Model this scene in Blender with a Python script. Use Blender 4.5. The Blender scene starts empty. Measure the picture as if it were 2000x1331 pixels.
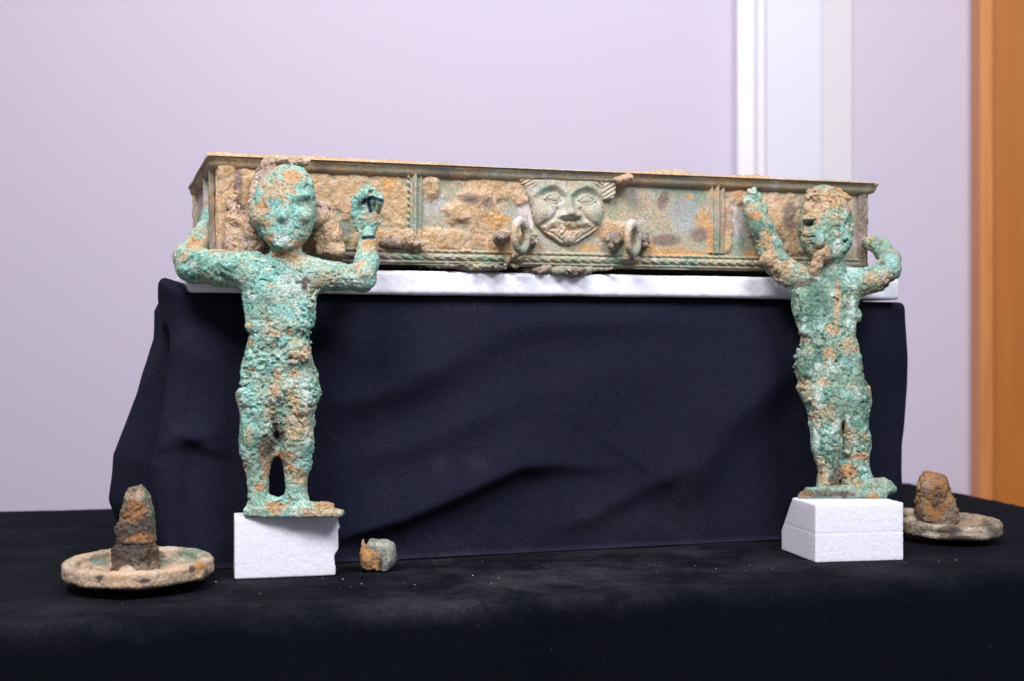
import bpy, math, random
import numpy as np
from mathutils import Vector

random.seed(7)
rng = np.random.default_rng(11)
sc = bpy.context.scene
COL = sc.collection
R = math.radians

# ------------------------------------------------------------------ camera, light, exposure
F = 2540.0            # focal length in photograph pixels (2000 wide)
H = 0.228             # camera height above the table top (table top = z 0)
cam_d = bpy.data.cameras.new("camera")
cam = bpy.data.objects.new("camera", cam_d)
COL.objects.link(cam)
cam.location = (0, 0, H)
cam.rotation_euler = (R(90), 0, 0)
cam_d.sensor_width = 36
cam_d.lens = 36 * F / 2000
cam_d.clip_start = 0.05
cam_d.clip_end = 60
cam_d.dof.use_dof = True
cam_d.dof.focus_distance = 1.32
cam_d.dof.aperture_fstop = 5.0
sc.camera = cam

world = bpy.data.worlds.new("World")
sc.world = world
world.use_nodes = True
bg = world.node_tree.nodes["Background"]
bg.inputs[0].default_value = (0.90, 0.87, 1.0, 1)
bg.inputs[1].default_value = 0.22

sc.view_settings.view_transform = 'Standard'
sc.view_settings.look = 'None'
sc.view_settings.exposure = 0.14
sc.view_settings.gamma = 1.0


def area(name, loc, target, size, power, col):
    d = bpy.data.lights.new(name, 'AREA')
    d.shape = 'RECTANGLE'
    d.size, d.size_y = size
    d.energy = power
    d.color = col
    o = bpy.data.objects.new(name, d)
    COL.objects.link(o)
    o.location = loc
    o.rotation_euler = (Vector(target) - Vector(loc)).to_track_quat('-Z', 'Y').to_euler()
    return o


area("key_light", (-0.62, -0.12, 2.20), (0.0, 1.35, 0.25), (0.95, 0.6), 72, (1.0, 0.95, 0.97))
area("fill_light", (1.00, -0.20, 1.95), (0.2, 1.4, 0.25), (0.9, 0.6), 48, (0.92, 0.95, 1.0))
area("wall_fill_light", (-0.1, 1.75, 1.75), (-0.1, 3.05, 0.45), (2.6, 0.5), 8.2, (0.93, 0.92, 1.0))  # added lamp out of view, brightens the wall evenly

# ------------------------------------------------------------------ numpy noise
_N = 64
_LAT = rng.random(_N ** 3).astype(np.float32)


def vn(p, s, seed=0):
    q = p / s + np.array([seed * 7.13 + 100.3, seed * 3.71 + 100.7, seed * 5.37 + 100.1])
    i = np.floor(q).astype(np.int64)
    f = (q - i).astype(np.float32)
    f = f * f * (3 - 2 * f)
    i0 = i & 63
    i1 = (i + 1) & 63
    X0, X1 = i0[:, 0] * 4096, i1[:, 0] * 4096
    Y0, Y1 = i0[:, 1] * 64, i1[:, 1] * 64
    Z0, Z1 = i0[:, 2], i1[:, 2]
    fx, fy, fz = f[:, 0], f[:, 1], f[:, 2]
    L = _LAT
    a = L[X0 + Y0 + Z0]; a = a + (L[X1 + Y0 + Z0] - a) * fx
    b = L[X0 + Y1 + Z0]; b = b + (L[X1 + Y1 + Z0] - b) * fx
    a = a + (b - a) * fy
    c = L[X0 + Y0 + Z1]; c = c + (L[X1 + Y0 + Z1] - c) * fx
    d = L[X0 + Y1 + Z1]; d = d + (L[X1 + Y1 + Z1] - d) * fx
    c = c + (d - c) * fy
    return a + (c - a) * fz


_ROT = np.array([[0.36, 0.48, -0.8], [-0.8, 0.60, 0.0], [0.48, 0.64, 0.60]])


def fbm(p, s, o=3, seed=0):
    r = 0; a = 1; t = 0
    for k in range(o):
        r = r + a * vn(p, s, seed + k * 3)
        t += a; a *= 0.5; s /= 2.03
        p = p @ _ROT
    return r / t


def lump(p, s, seed=0):
    return np.abs(2 * vn(p @ _ROT, s, seed) - 1)


def sstep(a, b, x):
    t = np.clip((x - a) / (b - a), 0, 1)
    return t * t * (3 - 2 * t)


# ------------------------------------------------------------------ mesh helpers
def mesh_np(name, V, quads, mat, parent=None, origin=(0, 0, 0), attrs=None, smooth=True):
    V = np.asarray(V, np.float32) - np.asarray(origin, np.float32)
    quads = np.asarray(quads, np.int32)
    me = bpy.data.meshes.new(name)
    n, m, c = len(V), len(quads), quads.shape[1]
    me.vertices.add(n)
    me.vertices.foreach_set("co", V.ravel())
    me.loops.add(m * c)
    me.loops.foreach_set("vertex_index", quads.ravel())
    me.polygons.add(m)
    me.polygons.foreach_set("loop_start", np.arange(0, m * c, c, dtype=np.int32))
    me.polygons.foreach_set("use_smooth", np.full(m, smooth))
    me.update(calc_edges=True)
    for k, a in (attrs or {}).items():
        at = me.attributes.new(k, 'FLOAT', 'POINT')
        at.data.foreach_set("value", np.asarray(a, np.float32))
    if mat:
        me.materials.append(mat)
    o = bpy.data.objects.new(name, me)
    COL.objects.link(o)
    put(o, origin, parent)
    return o


def put(o, origin, parent):
    if parent is not None:
        o.parent = parent
        o.location = Vector(origin) - wloc(parent)
    else:
        o.location = origin


def wloc(o):
    v = Vector(o.location)
    while o.parent:
        o = o.parent
        v += Vector(o.location)
    return v


def nets(f, org, h):
    """naive surface nets; f < 0 inside"""
    s = f < 0
    nx, ny, nz = f.shape
    cnt = np.zeros((nx - 1, ny - 1, nz - 1), np.int8)
    for a in (0, 1):
        for b in (0, 1):
            for c in (0, 1):
                cnt += s[a:nx - 1 + a, b:ny - 1 + b, c:nz - 1 + c]
    act = (cnt > 0) & (cnt < 8)
    I, J, K = np.nonzero(act)
    idx = np.full(act.shape, -1, np.int32)
    idx[I, J, K] = np.arange(len(I))
    pos = np.zeros((len(I), 3), np.float32)
    num = np.zeros(len(I), np.float32)
    cs = [(a, b, c) for a in (0, 1) for b in (0, 1) for c in (0, 1)]
    for u in cs:
        for ax in range(3):
            if u[ax]:
                continue
            v = list(u); v[ax] = 1
            fa = f[I + u[0], J + u[1], K + u[2]]
            fb = f[I + v[0], J + v[1], K + v[2]]
            cr = (fa < 0) != (fb < 0)
            t = np.where(cr, fa / np.where(cr, fa - fb, 1), 0)
            p = np.tile(np.array(u, np.float32), (len(I), 1))
            p[:, ax] = t
            pos += p * cr[:, None]
            num += cr
    V = np.stack([I, J, K], 1) + pos / num[:, None]
    V = V * h + np.asarray(org)
    Q = []
    for ax in range(3):
        b, c = (ax + 1) % 3, (ax + 2) % 3
        lo = [slice(None)] * 3; hi = [slice(None)] * 3
        lo[ax] = slice(0, -1); hi[ax] = slice(1, None)
        ch = s[tuple(lo)] != s[tuple(hi)]
        E = np.stack(np.nonzero(ch), 1)
        ok = (E[:, b] > 0) & (E[:, c] > 0) & (E[:, b] < f.shape[b] - 1) & (E[:, c] < f.shape[c] - 1)
        E = E[ok]
        ins = s[E[:, 0], E[:, 1], E[:, 2]]
        q = []
        for db, dc in ((1, 1), (0, 1), (0, 0), (1, 0)):
            e = E.copy(); e[:, b] -= db; e[:, c] -= dc
            q.append(idx[e[:, 0], e[:, 1], e[:, 2]])
        q = np.stack(q, 1)
        q[~ins] = q[~ins][:, ::-1]
        Q.append(q)
    return V, np.concatenate(Q)


def solid(fn, lo, hi, h, band=None):
    """sample fn(points) -> distance, finely only close to the surface"""
    lo = np.array(lo, float); hi = np.array(hi, float)
    m = 4
    nc = np.ceil((hi - lo) / (h * m)).astype(int) + 1
    g = [lo[a] + (np.arange(nc[a]) + 0.5) * h * m - 0.5 * h for a in range(3)]
    P = np.stack(np.meshgrid(*g, indexing='ij'), -1).reshape(-1, 3)
    fc = fn(P).reshape(nc)
    band = band or h * m * 2.2
    near = np.abs(fc) < band
    f = np.repeat(np.repeat(np.repeat(np.where(fc < 0, -band, band).astype(np.float32), m, 0), m, 1), m, 2)
    nf = np.repeat(np.repeat(np.repeat(near, m, 0), m, 1), m, 2)
    I = np.stack(np.nonzero(nf), 1)
    out = np.empty(len(I), np.float32)
    for a in range(0, len(I), 400000):
        out[a:a + 400000] = fn(lo + I[a:a + 400000] * h)
    f[I[:, 0], I[:, 1], I[:, 2]] = out
    f[0] = f[-1] = band; f[:, 0] = f[:, -1] = band; f[:, :, 0] = f[:, :, -1] = band
    return nets(f, lo, h)


def smin(a, b, k):
    t = np.clip(0.5 + 0.5 * (b - a) / k, 0, 1)
    return b + (a - b) * t - k * t * (1 - t)


def smax(a, b, k):
    return -smin(-a, -b, k)


def cone(P, a, b, ra, rb, flat=1.0):
    a = np.array(a, float); b = np.array(b, float)
    w = np.array([1, 1, 1 / flat])
    p = (P - a) * w; d = (b - a) * w
    t = np.clip(p @ d / max(d @ d, 1e-12), 0, 1)
    return np.sqrt(((p - t[:, None] * d) ** 2).sum(1)) - (ra + (rb - ra) * t)


def chain(P, nodes, k=8, flat=1.0):
    r = None
    for (a, ra), (b, rb) in zip(nodes[:-1], nodes[1:]):
        d = cone(P, a, b, ra, rb, flat)
        r = d if r is None else smin(r, d, k)
    return r


def ell(P, c, r):
    q = (P - np.array(c, float)) / np.array(r, float)
    return (np.sqrt((q ** 2).sum(1)) - 1) * min(r)


def loft(P, rows, pw=2.2):
    """rows: (y, xl, xr, half depth, depth centre)"""
    T = np.array(rows, float)
    y = P[:, 1]
    xl = np.interp(y, T[:, 0], T[:, 1]); xr = np.interp(y, T[:, 0], T[:, 2])
    hd = np.interp(y, T[:, 0], T[:, 3]); dc = np.interp(y, T[:, 0], T[:, 4])
    hw = np.maximum((xr - xl) / 2, 1)
    r = (np.abs((P[:, 0] - (xl + xr) / 2) / hw) ** pw + np.abs((P[:, 2] - dc) / hd) ** pw) ** (1 / pw)
    d = (r - 1) * np.minimum(hw, hd)
    return np.maximum(d, np.maximum(T[0, 0] - y, y - T[-1, 0]))


def boxd(P, c, half, r, yaw=0.0):
    p = P - np.array(c, float)
    cs, sn = math.cos(yaw), math.sin(yaw)
    p = np.stack([p[:, 0] * cs + p[:, 1] * sn, -p[:, 0] * sn + p[:, 1] * cs, p[:, 2]], 1)
    q = np.abs(p) - (np.array(half) - r)
    return np.sqrt((np.maximum(q, 0) ** 2).sum(1)) + np.minimum(q.max(1), 0) - r


def local_to_world(V, Y0):
    k = Y0 / F
    return np.stack([(V[:, 0] - 1000) * k, Y0 + V[:, 2] * k, H + (665.5 - V[:, 1]) * k], 1)


def q3(px, py, d=0.0):
    """position in an object's own pixel-sized model space of a point seen at (px, py), d behind its plane"""
    s = 1 + d / F
    return (1000 + (px - 1000) * s, 665.5 + (py - 665.5) * s, d)


def qrows(rows):
    out = []
    for (y, xl, xr, hd, dc) in rows:
        s = 1 + (dc - 0.5 * hd) / F
        out.append((665.5 + (y - 665.5) * s, 1000 + (xl - 1000) * s, 1000 + (xr - 1000) * s, hd, dc))
    return out


def project(W):
    return 1000 + W[:, 0] / W[:, 1] * F, 665.5 - (W[:, 2] - H) / W[:, 1] * F


def blobs(px, py, lst, nz, amp=0.9):
    """union of ragged patches (x, y, rx, ry[, angle]); > 0.5 is inside"""
    v = np.zeros(len(px))
    for b in lst:
        x, y, rx, ry = b[:4]
        a = R(b[4]) if len(b) > 4 else 0
        dx, dy = px - x, py - y
        u = (dx * math.cos(a) + dy * math.sin(a)) / rx
        w = (-dx * math.sin(a) + dy * math.cos(a)) / ry
        v = np.maximum(v, 1.5 - np.sqrt(u * u + w * w) + (nz - 0.5) * amp * 2)
    return np.clip(v, 0, 1)


# ------------------------------------------------------------------ materials
def new_mat(name):
    m = bpy.data.materials.new(name)
    m.use_nodes = True
    nt = m.node_tree
    b = nt.nodes["Principled BSDF"]
    return m, nt, b


def nnoise(nt, co, scale, detail=4, rough=0.6, dist=0.0):
    n = nt.nodes.new("ShaderNodeTexNoise")
    n.inputs["Scale"].default_value = scale
    n.inputs["Detail"].default_value = detail
    n.inputs["Roughness"].default_value = rough
    n.inputs["Distortion"].default_value = dist
    nt.links.new(co, n.inputs["Vector"])
    return n.outputs["Fac"]


def math_n(nt, op, a, b=None, c=None):
    n = nt.nodes.new("ShaderNodeMath")
    n.operation = op
    for i, v in enumerate((a, b, c)):
        if v is None:
            continue
        if isinstance(v, (int, float)):
            n.inputs[i].default_value = v
        else:
            nt.links.new(v, n.inputs[i])
    return n.outputs[0]


def maprange(nt, v, a, b, c=0.0, d=1.0):
    n = nt.nodes.new("ShaderNodeMapRange")
    n.interpolation_type = 'SMOOTHSTEP'
    nt.links.new(v, n.inputs[0])
    for i, x in enumerate((a, b, c, d)):
        n.inputs[i + 1].default_value = x
    return n.outputs[0]


def mixc(nt, fac, a, b):
    n = nt.nodes.new("ShaderNodeMix")
    n.data_type = 'RGBA'
    if isinstance(fac, (int, float)):
        n.inputs[0].default_value = fac
    else:
        nt.links.new(fac, n.inputs[0])
    for i, v in ((6, a), (7, b)):
        if isinstance(v, tuple):
            n.inputs[i].default_value = (*v, 1)
        else:
            nt.links.new(v, n.inputs[i])
    return n.outputs[2]


def coords(nt):
    return nt.nodes.new("ShaderNodeTexCoord").outputs["Object"]


def bumpn(nt, h, dist, strength=1.0, normal=None):
    n = nt.nodes.new("ShaderNodeBump")
    n.inputs["Distance"].default_value = dist
    n.inputs["Strength"].default_value = strength
    nt.links.new(h, n.inputs["Height"])
    if normal is not None:
        nt.links.new(normal, n.inputs["Normal"])
    return n.outputs[0]


CH = ("deep", "cyan", "pale", "tan", "rust", "dark")


def corroded(name, base1, base2, cols, grain=0.9, rough=0.92, cover=0.85, con=1.0):
    """bronze patina: a two-tone ground and six layers of stain, partly painted light and shade, that the mesh attributes place"""
    m, nt, b = new_mat(name)
    co = coords(nt)
    nA = nnoise(nt, co, 110, 6, 0.68)
    nB = nnoise(nt, co, 330, 6, 0.7)
    nC = nnoise(nt, co, 620, 4, 0.7)
    nD = nnoise(nt, co, 170, 5, 0.65, 0.6)
    nE = nnoise(nt, co, 60, 3, 0.5)
    col = mixc(nt, maprange(nt, nA, 0.36, 0.64), base1, base2)
    for n, c in enumerate(CH):
        at = nt.nodes.new("ShaderNodeAttribute")
        at.attribute_name = c
        v = math_n(nt, 'ADD', at.outputs["Fac"], math_n(nt, 'MULTIPLY', math_n(nt, 'SUBTRACT', nB if n % 2 else nA, 0.5), 1.5))
        v = math_n(nt, 'ADD', v, math_n(nt, 'MULTIPLY', math_n(nt, 'SUBTRACT', nC, 0.5), 0.7))
        fac = math_n(nt, 'MULTIPLY', maprange(nt, v, 0.30, 0.86), cover)
        c1, c2 = cols[c]
        cc = mixc(nt, maprange(nt, nD, 0.34, 0.66), c1, c2)
        col = mixc(nt, fac, col, cc)
    # grain of the crust: crystals a little lighter or darker than their neighbours
    hs = nt.nodes.new("ShaderNodeHueSaturation")
    g = math_n(nt, 'ADD', math_n(nt, 'MULTIPLY', nC, 0.6), math_n(nt, 'MULTIPLY', nB, 0.4))
    nt.links.new(maprange(nt, g, 0.32, 0.68, 1 - 0.5 * con, 1 + 0.5 * con), hs.inputs["Value"])
    nt.links.new(maprange(nt, nD, 0.3, 0.7, 0.80, 1.15), hs.inputs["Saturation"])
    nt.links.new(col, hs.inputs["Color"])
    nt.links.new(hs.outputs[0], b.inputs["Base Color"])
    b.inputs["Roughness"].default_value = rough
    b.inputs["Specular IOR Level"].default_value = 0.25
    n1 = bumpn(nt, nB, 0.0022, grain)
    n2 = bumpn(nt, nC, 0.0013, grain, n1)
    nt.links.new(n2, b.inputs["Normal"])
    return m


COLS_GREEN = dict(
    deep=((0.069, 0.218, 0.161), (0.115, 0.310, 0.241)),
    cyan=((0.165, 0.47, 0.40), (0.36, 0.66, 0.60)),
    pale=((0.50, 0.66, 0.58), (0.64, 0.72, 0.68)),
    tan=((0.598, 0.414, 0.253), (0.506, 0.345, 0.184)),
    rust=((0.460, 0.218, 0.081), (0.598, 0.356, 0.161)),
    dark=((0.063, 0.052, 0.046), (0.172, 0.115, 0.092)))
COLS_TRAY = dict(
    deep=((0.172, 0.287, 0.207), (0.253, 0.368, 0.287)),
    cyan=((0.345, 0.380, 0.356), (0.437, 0.437, 0.460)),
    pale=((0.667, 0.575, 0.552), (0.759, 0.690, 0.736)),
    tan=((0.598, 0.402, 0.230), (0.483, 0.299, 0.161)),
    rust=((0.529, 0.253, 0.081), (0.621, 0.380, 0.172)),
    dark=((0.149, 0.109, 0.103), (0.276, 0.196, 0.167)))
COLS_SOIL = dict(COLS_TRAY, tan=((0.644, 0.460, 0.287), (0.552, 0.356, 0.196)), pale=((0.644, 0.506, 0.437), (0.552, 0.425, 0.368)))
COLS_IRON = dict(
    deep=((0.115, 0.184, 0.138), (0.196, 0.276, 0.207)),
    cyan=((0.115, 0.483, 0.414), (0.230, 0.575, 0.506)),
    pale=((0.529, 0.460, 0.368), (0.621, 0.552, 0.460)),
    tan=((0.529, 0.368, 0.241), (0.437, 0.299, 0.196)),
    rust=((0.30, 0.105, 0.04), (0.46, 0.24, 0.08)),
    dark=((0.034, 0.032, 0.034), (0.103, 0.069, 0.057)))
M_FIG = corroded("green_bronze_patina", (0.29, 0.46, 0.36), (0.46, 0.58, 0.46), COLS_GREEN, 1.0, 0.9, 0.85, 1.25)
M_FIG2 = corroded("dull_green_bronze_patina", (0.19, 0.33, 0.25), (0.34, 0.45, 0.35), dict(COLS_GREEN, deep=((0.075, 0.19, 0.145), (0.12, 0.26, 0.205)), cyan=((0.20, 0.42, 0.36), (0.38, 0.60, 0.55))), 1.0, 0.9, 0.85, 1.3)
M_TRAY = corroded("grey_bronze_patina", (0.37, 0.365, 0.255), (0.46, 0.37, 0.265), COLS_TRAY, 0.55, 0.82, 0.85, 0.75)
M_MASK = corroded("olive_grey_bronze", (0.40, 0.385, 0.29), (0.47, 0.41, 0.31), COLS_TRAY, 0.35, 0.7, 0.6, 0.6)
M_SOIL = corroded("sandy_soil", (0.60, 0.43, 0.28), (0.52, 0.36, 0.22), COLS_SOIL, 1.0, 0.97)
M_DISC = corroded("smooth_tan_bronze", (0.34, 0.28, 0.20), (0.26, 0.22, 0.16), dict(COLS_IRON, tan=((0.60, 0.43, 0.29), (0.50, 0.34, 0.22)), pale=((0.56, 0.50, 0.40), (0.62, 0.56, 0.46))), 0.5, 0.9, 0.9, 0.5)
M_IRON = corroded("rusty_bronze", (0.27, 0.21, 0.15), (0.19, 0.14, 0.10), COLS_IRON, 1.0)
M_ROCK = corroded("grey_green_corrosion", (0.30, 0.36, 0.31), (0.20, 0.22, 0.21), dict(COLS_IRON, rust=((0.46, 0.17, 0.05), (0.62, 0.35, 0.11))), 1.0)


def cloth_mat(name, base, dust, amt, weave=1800.0):
    m, nt, b = new_mat(name)
    co = coords(nt)
    at = nt.nodes.new("ShaderNodeAttribute")
    at.attribute_name = "dust"
    nA = nnoise(nt, co, 11, 8, 0.72, 0.15)
    nB = nnoise(nt, co, 260, 4, 0.7)
    nC = nnoise(nt, co, 3000, 2, 0.5)
    v = math_n(nt, 'MULTIPLY', at.outputs["Fac"], maprange(nt, nA, 0.36, 0.80))
    v = math_n(nt, 'MULTIPLY', v, maprange(nt, nB, 0.30, 0.75, 0.45, 1.0))
    col = mixc(nt, math_n(nt, 'MULTIPLY', v, amt), base, dust)
    lint = maprange(nt, nnoise(nt, co, 520, 1, 0.5), 0.80, 0.82)
    col = mixc(nt, math_n(nt, 'MULTIPLY', lint, 0.22), col, (0.35, 0.33, 0.32))
    hs = nt.nodes.new("ShaderNodeHueSaturation")
    gr = math_n(nt, 'ADD', math_n(nt, 'MULTIPLY', nC, 0.4), math_n(nt, 'MULTIPLY', nnoise(nt, co, 420, 3, 0.7), 0.6))
    nt.links.new(maprange(nt, gr, 0.33, 0.67, 0.66, 1.36), hs.inputs["Value"])
    nt.links.new(col, hs.inputs["Color"])
    nt.links.new(hs.outputs[0], b.inputs["Base Color"])
    b.inputs["Roughness"].default_value = 0.9
    b.inputs["Specular IOR Level"].default_value = 0.03
    b.inputs["Sheen Weight"].default_value = 0.012
    b.inputs["Sheen Roughness"].default_value = 0.5
    b.inputs["Sheen Tint"].default_value = (0.55, 0.55, 0.85, 1)
    w1 = nt.nodes.new("ShaderNodeTexWave"); w1.bands_direction = 'X'
    w2 = nt.nodes.new("ShaderNodeTexWave"); w2.bands_direction = 'Z'
    for w in (w1, w2):
        w.inputs["Scale"].default_value = weave / 6.28
        w.inputs["Distortion"].default_value = 1.0
        nt.links.new(co, w.inputs["Vector"])
    hgt = math_n(nt, 'ADD', w1.outputs["Fac"], w2.outputs["Fac"])
    n1 = bumpn(nt, hgt, 0.0003, 0.5)
    n2 = bumpn(nt, nnoise(nt, co, 60, 4), 0.002, 0.35, n1)
    nt.links.new(n2, b.inputs["Normal"])
    return m


M_DRAPE = cloth_mat("navy_black_cotton", (0.0130, 0.0137, 0.0270), (0.11, 0.105, 0.115), 0.40)
M_TABLE = cloth_mat("black_cotton", (0.0030, 0.0038, 0.0068), (0.10, 0.10, 0.12), 0.55)


def foam_mat():
    m, nt, b = new_mat("white_foam")
    co = coords(nt)
    vo = nt.nodes.new("ShaderNodeTexVoronoi")
    vo.inputs["Scale"].default_value = 700
    nt.links.new(co, vo.inputs["Vector"])
    sp = nt.nodes.new("ShaderNodeSeparateColor")
    nt.links.new(vo.outputs["Color"], sp.inputs[0])
    col = mixc(nt, maprange(nt, sp.outputs[0], 0.1, 0.95), (0.79, 0.79, 0.88), (0.86, 0.86, 0.95))
    col = mixc(nt, math_n(nt, 'MULTIPLY', maprange(nt, nnoise(nt, co, 38, 4), 0.60, 0.74), 0.10), col, (0.55, 0.50, 0.48))
    nt.links.new(col, b.inputs["Base Color"])
    b.inputs["Roughness"].default_value = 0.38
    b.inputs["Specular IOR Level"].default_value = 0.5
    b.inputs["Subsurface Weight"].default_value = 0.35
    b.inputs["Subsurface Radius"].default_value = (0.008, 0.008, 0.009)
    b.inputs["Subsurface Scale"].default_value = 1.0
    n1 = bumpn(nt, vo.outputs["Distance"], 0.0002, 0.35)
    nt.links.new(n1, b.inputs["Normal"])
    return m


M_FOAM = foam_mat()


def paint(name, col, var=0.04, rough=0.55):
    m, nt, b = new_mat(name)
    co = coords(nt)
    n = nnoise(nt, co, 2.2, 5, 0.6)
    c2 = tuple(c * (1 - var) for c in col)
    nt.links.new(mixc(nt, n, col, c2), b.inputs["Base Color"])
    b.inputs["Roughness"].default_value = rough
    nt.links.new(bumpn(nt, nnoise(nt, co, 180, 3), 0.001, 0.25), b.inputs["Normal"])
    return m


M_WALL = paint("lavender_wall_paint", (0.615, 0.555, 0.675))
M_WHITE = paint("white_gloss_paint", (0.86, 0.84, 0.88), 0.02, 0.35)
M_CREAM = paint("white_paint_cream_shade", (0.80, 0.755, 0.79), 0.02, 0.45)  # facets of the white frame, their differing light put into the colour
M_LILAC = paint("white_paint_lilac_shade", (0.72, 0.70, 0.80), 0.02, 0.45)  # same white frame, the dimmer lilac light on this board is painted in
M_FLOOR = paint("grey_floor", (0.22, 0.20, 0.19), 0.2)


def wood_mat(name, c1, c2):
    m, nt, b = new_mat(name)
    co = coords(nt)
    mp = nt.nodes.new("ShaderNodeMapping")
    mp.inputs["Scale"].default_value = (30, 30, 1.2)
    nt.links.new(co, mp.inputs["Vector"])
    n = nnoise(nt, mp.outputs[0], 1.5, 6, 0.6, 1.2)
    nt.links.new(mixc(nt, maprange(nt, n, 0.3, 0.7), c1, c2), b.inputs["Base Color"])
    b.inputs["Roughness"].default_value = 0.42
    return m


M_WOOD = wood_mat("orange_varnished_wood", (0.50, 0.165, 0.026), (0.45, 0.145, 0.022))
M_WOODL = wood_mat("orange_wood_edge", (0.66, 0.26, 0.075), (0.56, 0.20, 0.055))


def tag(o, label, cat, group=None):
    o["label"] = label
    o["category"] = cat
    if group:
        o["group"] = group
    return o


def struct(o):
    o["kind"] = "structure"
    return o


def empty(name, loc):
    o = bpy.data.objects.new(name, None)
    o.empty_display_size = 0.05
    COL.objects.link(o)
    o.location = loc
    return o


def prism(name, poly, z0, z1, mat, parent=None, origin=None, bev=0.0):
    """vertical extrusion of a plan polygon (counter-clockwise)"""
    n = len(poly)
    V = [(x, y, z0) for x, y in poly] + [(x, y, z1) for x, y in poly]
    faces = [tuple(range(n))[::-1], tuple(range(n, 2 * n))]
    faces += [(i, (i + 1) % n, n + (i + 1) % n, n + i) for i in range(n)]
    origin = origin or (sum(p[0] for p in poly) / n, sum(p[1] for p in poly) / n, z0)
    me = bpy.data.meshes.new(name)
    me.from_pydata([tuple(Vector(v) - Vector(origin)) for v in V], [], faces)
    me.materials.append(mat)
    o = bpy.data.objects.new(name, me)
    COL.objects.link(o)
    put(o, origin, parent)
    if bev:
        md = o.modifiers.new("bevel", 'BEVEL')
        md.width = bev
        md.segments = 3
        md.limit_method = 'ANGLE'
    return o


# ------------------------------------------------------------------ setting: room
WY = 3.05


def rect(x0, x1, y0, y1):
    return [(x0, y0), (x1, y0), (x1, y1), (x0, y1)]


def wx(px, y=WY):
    return (px - 1000) / F * y


struct(prism("wall", rect(-3.2, wx(1434), WY, WY + 0.15), -0.75, 2.9, M_WALL))
struct(prism("wall", rect(wx(1668), 2.6, WY, WY + 0.15), -0.75, 2.9, M_WALL))
struct(prism("floor", rect(-3.2, 2.6, -1.5, WY), -0.85, -0.75, M_FLOOR))

dfr = empty("door_frame", (wx(1548), WY, -0.75))
tag(dfr, "tall white painted door frame set into the lavender wall", "door frame")
prism("outer_casing", rect(wx(1434), wx(1468), WY - 0.045, WY + 0.12), -0.75, 2.9, M_WHITE, dfr, bev=0.004)
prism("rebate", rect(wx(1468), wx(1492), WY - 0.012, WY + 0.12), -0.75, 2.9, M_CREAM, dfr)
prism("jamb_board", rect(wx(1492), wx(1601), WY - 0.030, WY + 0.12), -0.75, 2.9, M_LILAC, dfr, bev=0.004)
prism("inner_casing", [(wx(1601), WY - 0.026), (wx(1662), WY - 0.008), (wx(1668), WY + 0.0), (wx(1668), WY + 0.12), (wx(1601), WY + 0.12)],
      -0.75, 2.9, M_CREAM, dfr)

DY = 2.98
door = empty("wooden_door", (wx(1990, DY), DY, -0.75))
tag(door, "orange brown varnished wooden door at the right edge", "door")
prism("door_leaf", rect(wx(1941, DY), wx(1941, DY) + 0.75, DY + 0.012, DY + 0.05), -0.745, 1.9, M_WOOD, door, bev=0.003)
prism("door_stile", rect(wx(1914, DY), wx(1941, DY) - 0.001, DY - 0.004, DY + 0.06), -0.75, 1.95, M_WOODL, door, bev=0.004)

# ------------------------------------------------------------------ table cloth (table frame turned 15 degrees)
TU = np.array([0.9659, 0.2588]); TV = np.array([-0.2588, 0.9659]); TO = np.array([0.0, 1.150])
U0, U1, V0, V1 = -1.25, 0.845, 0.0, 0.735


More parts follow.
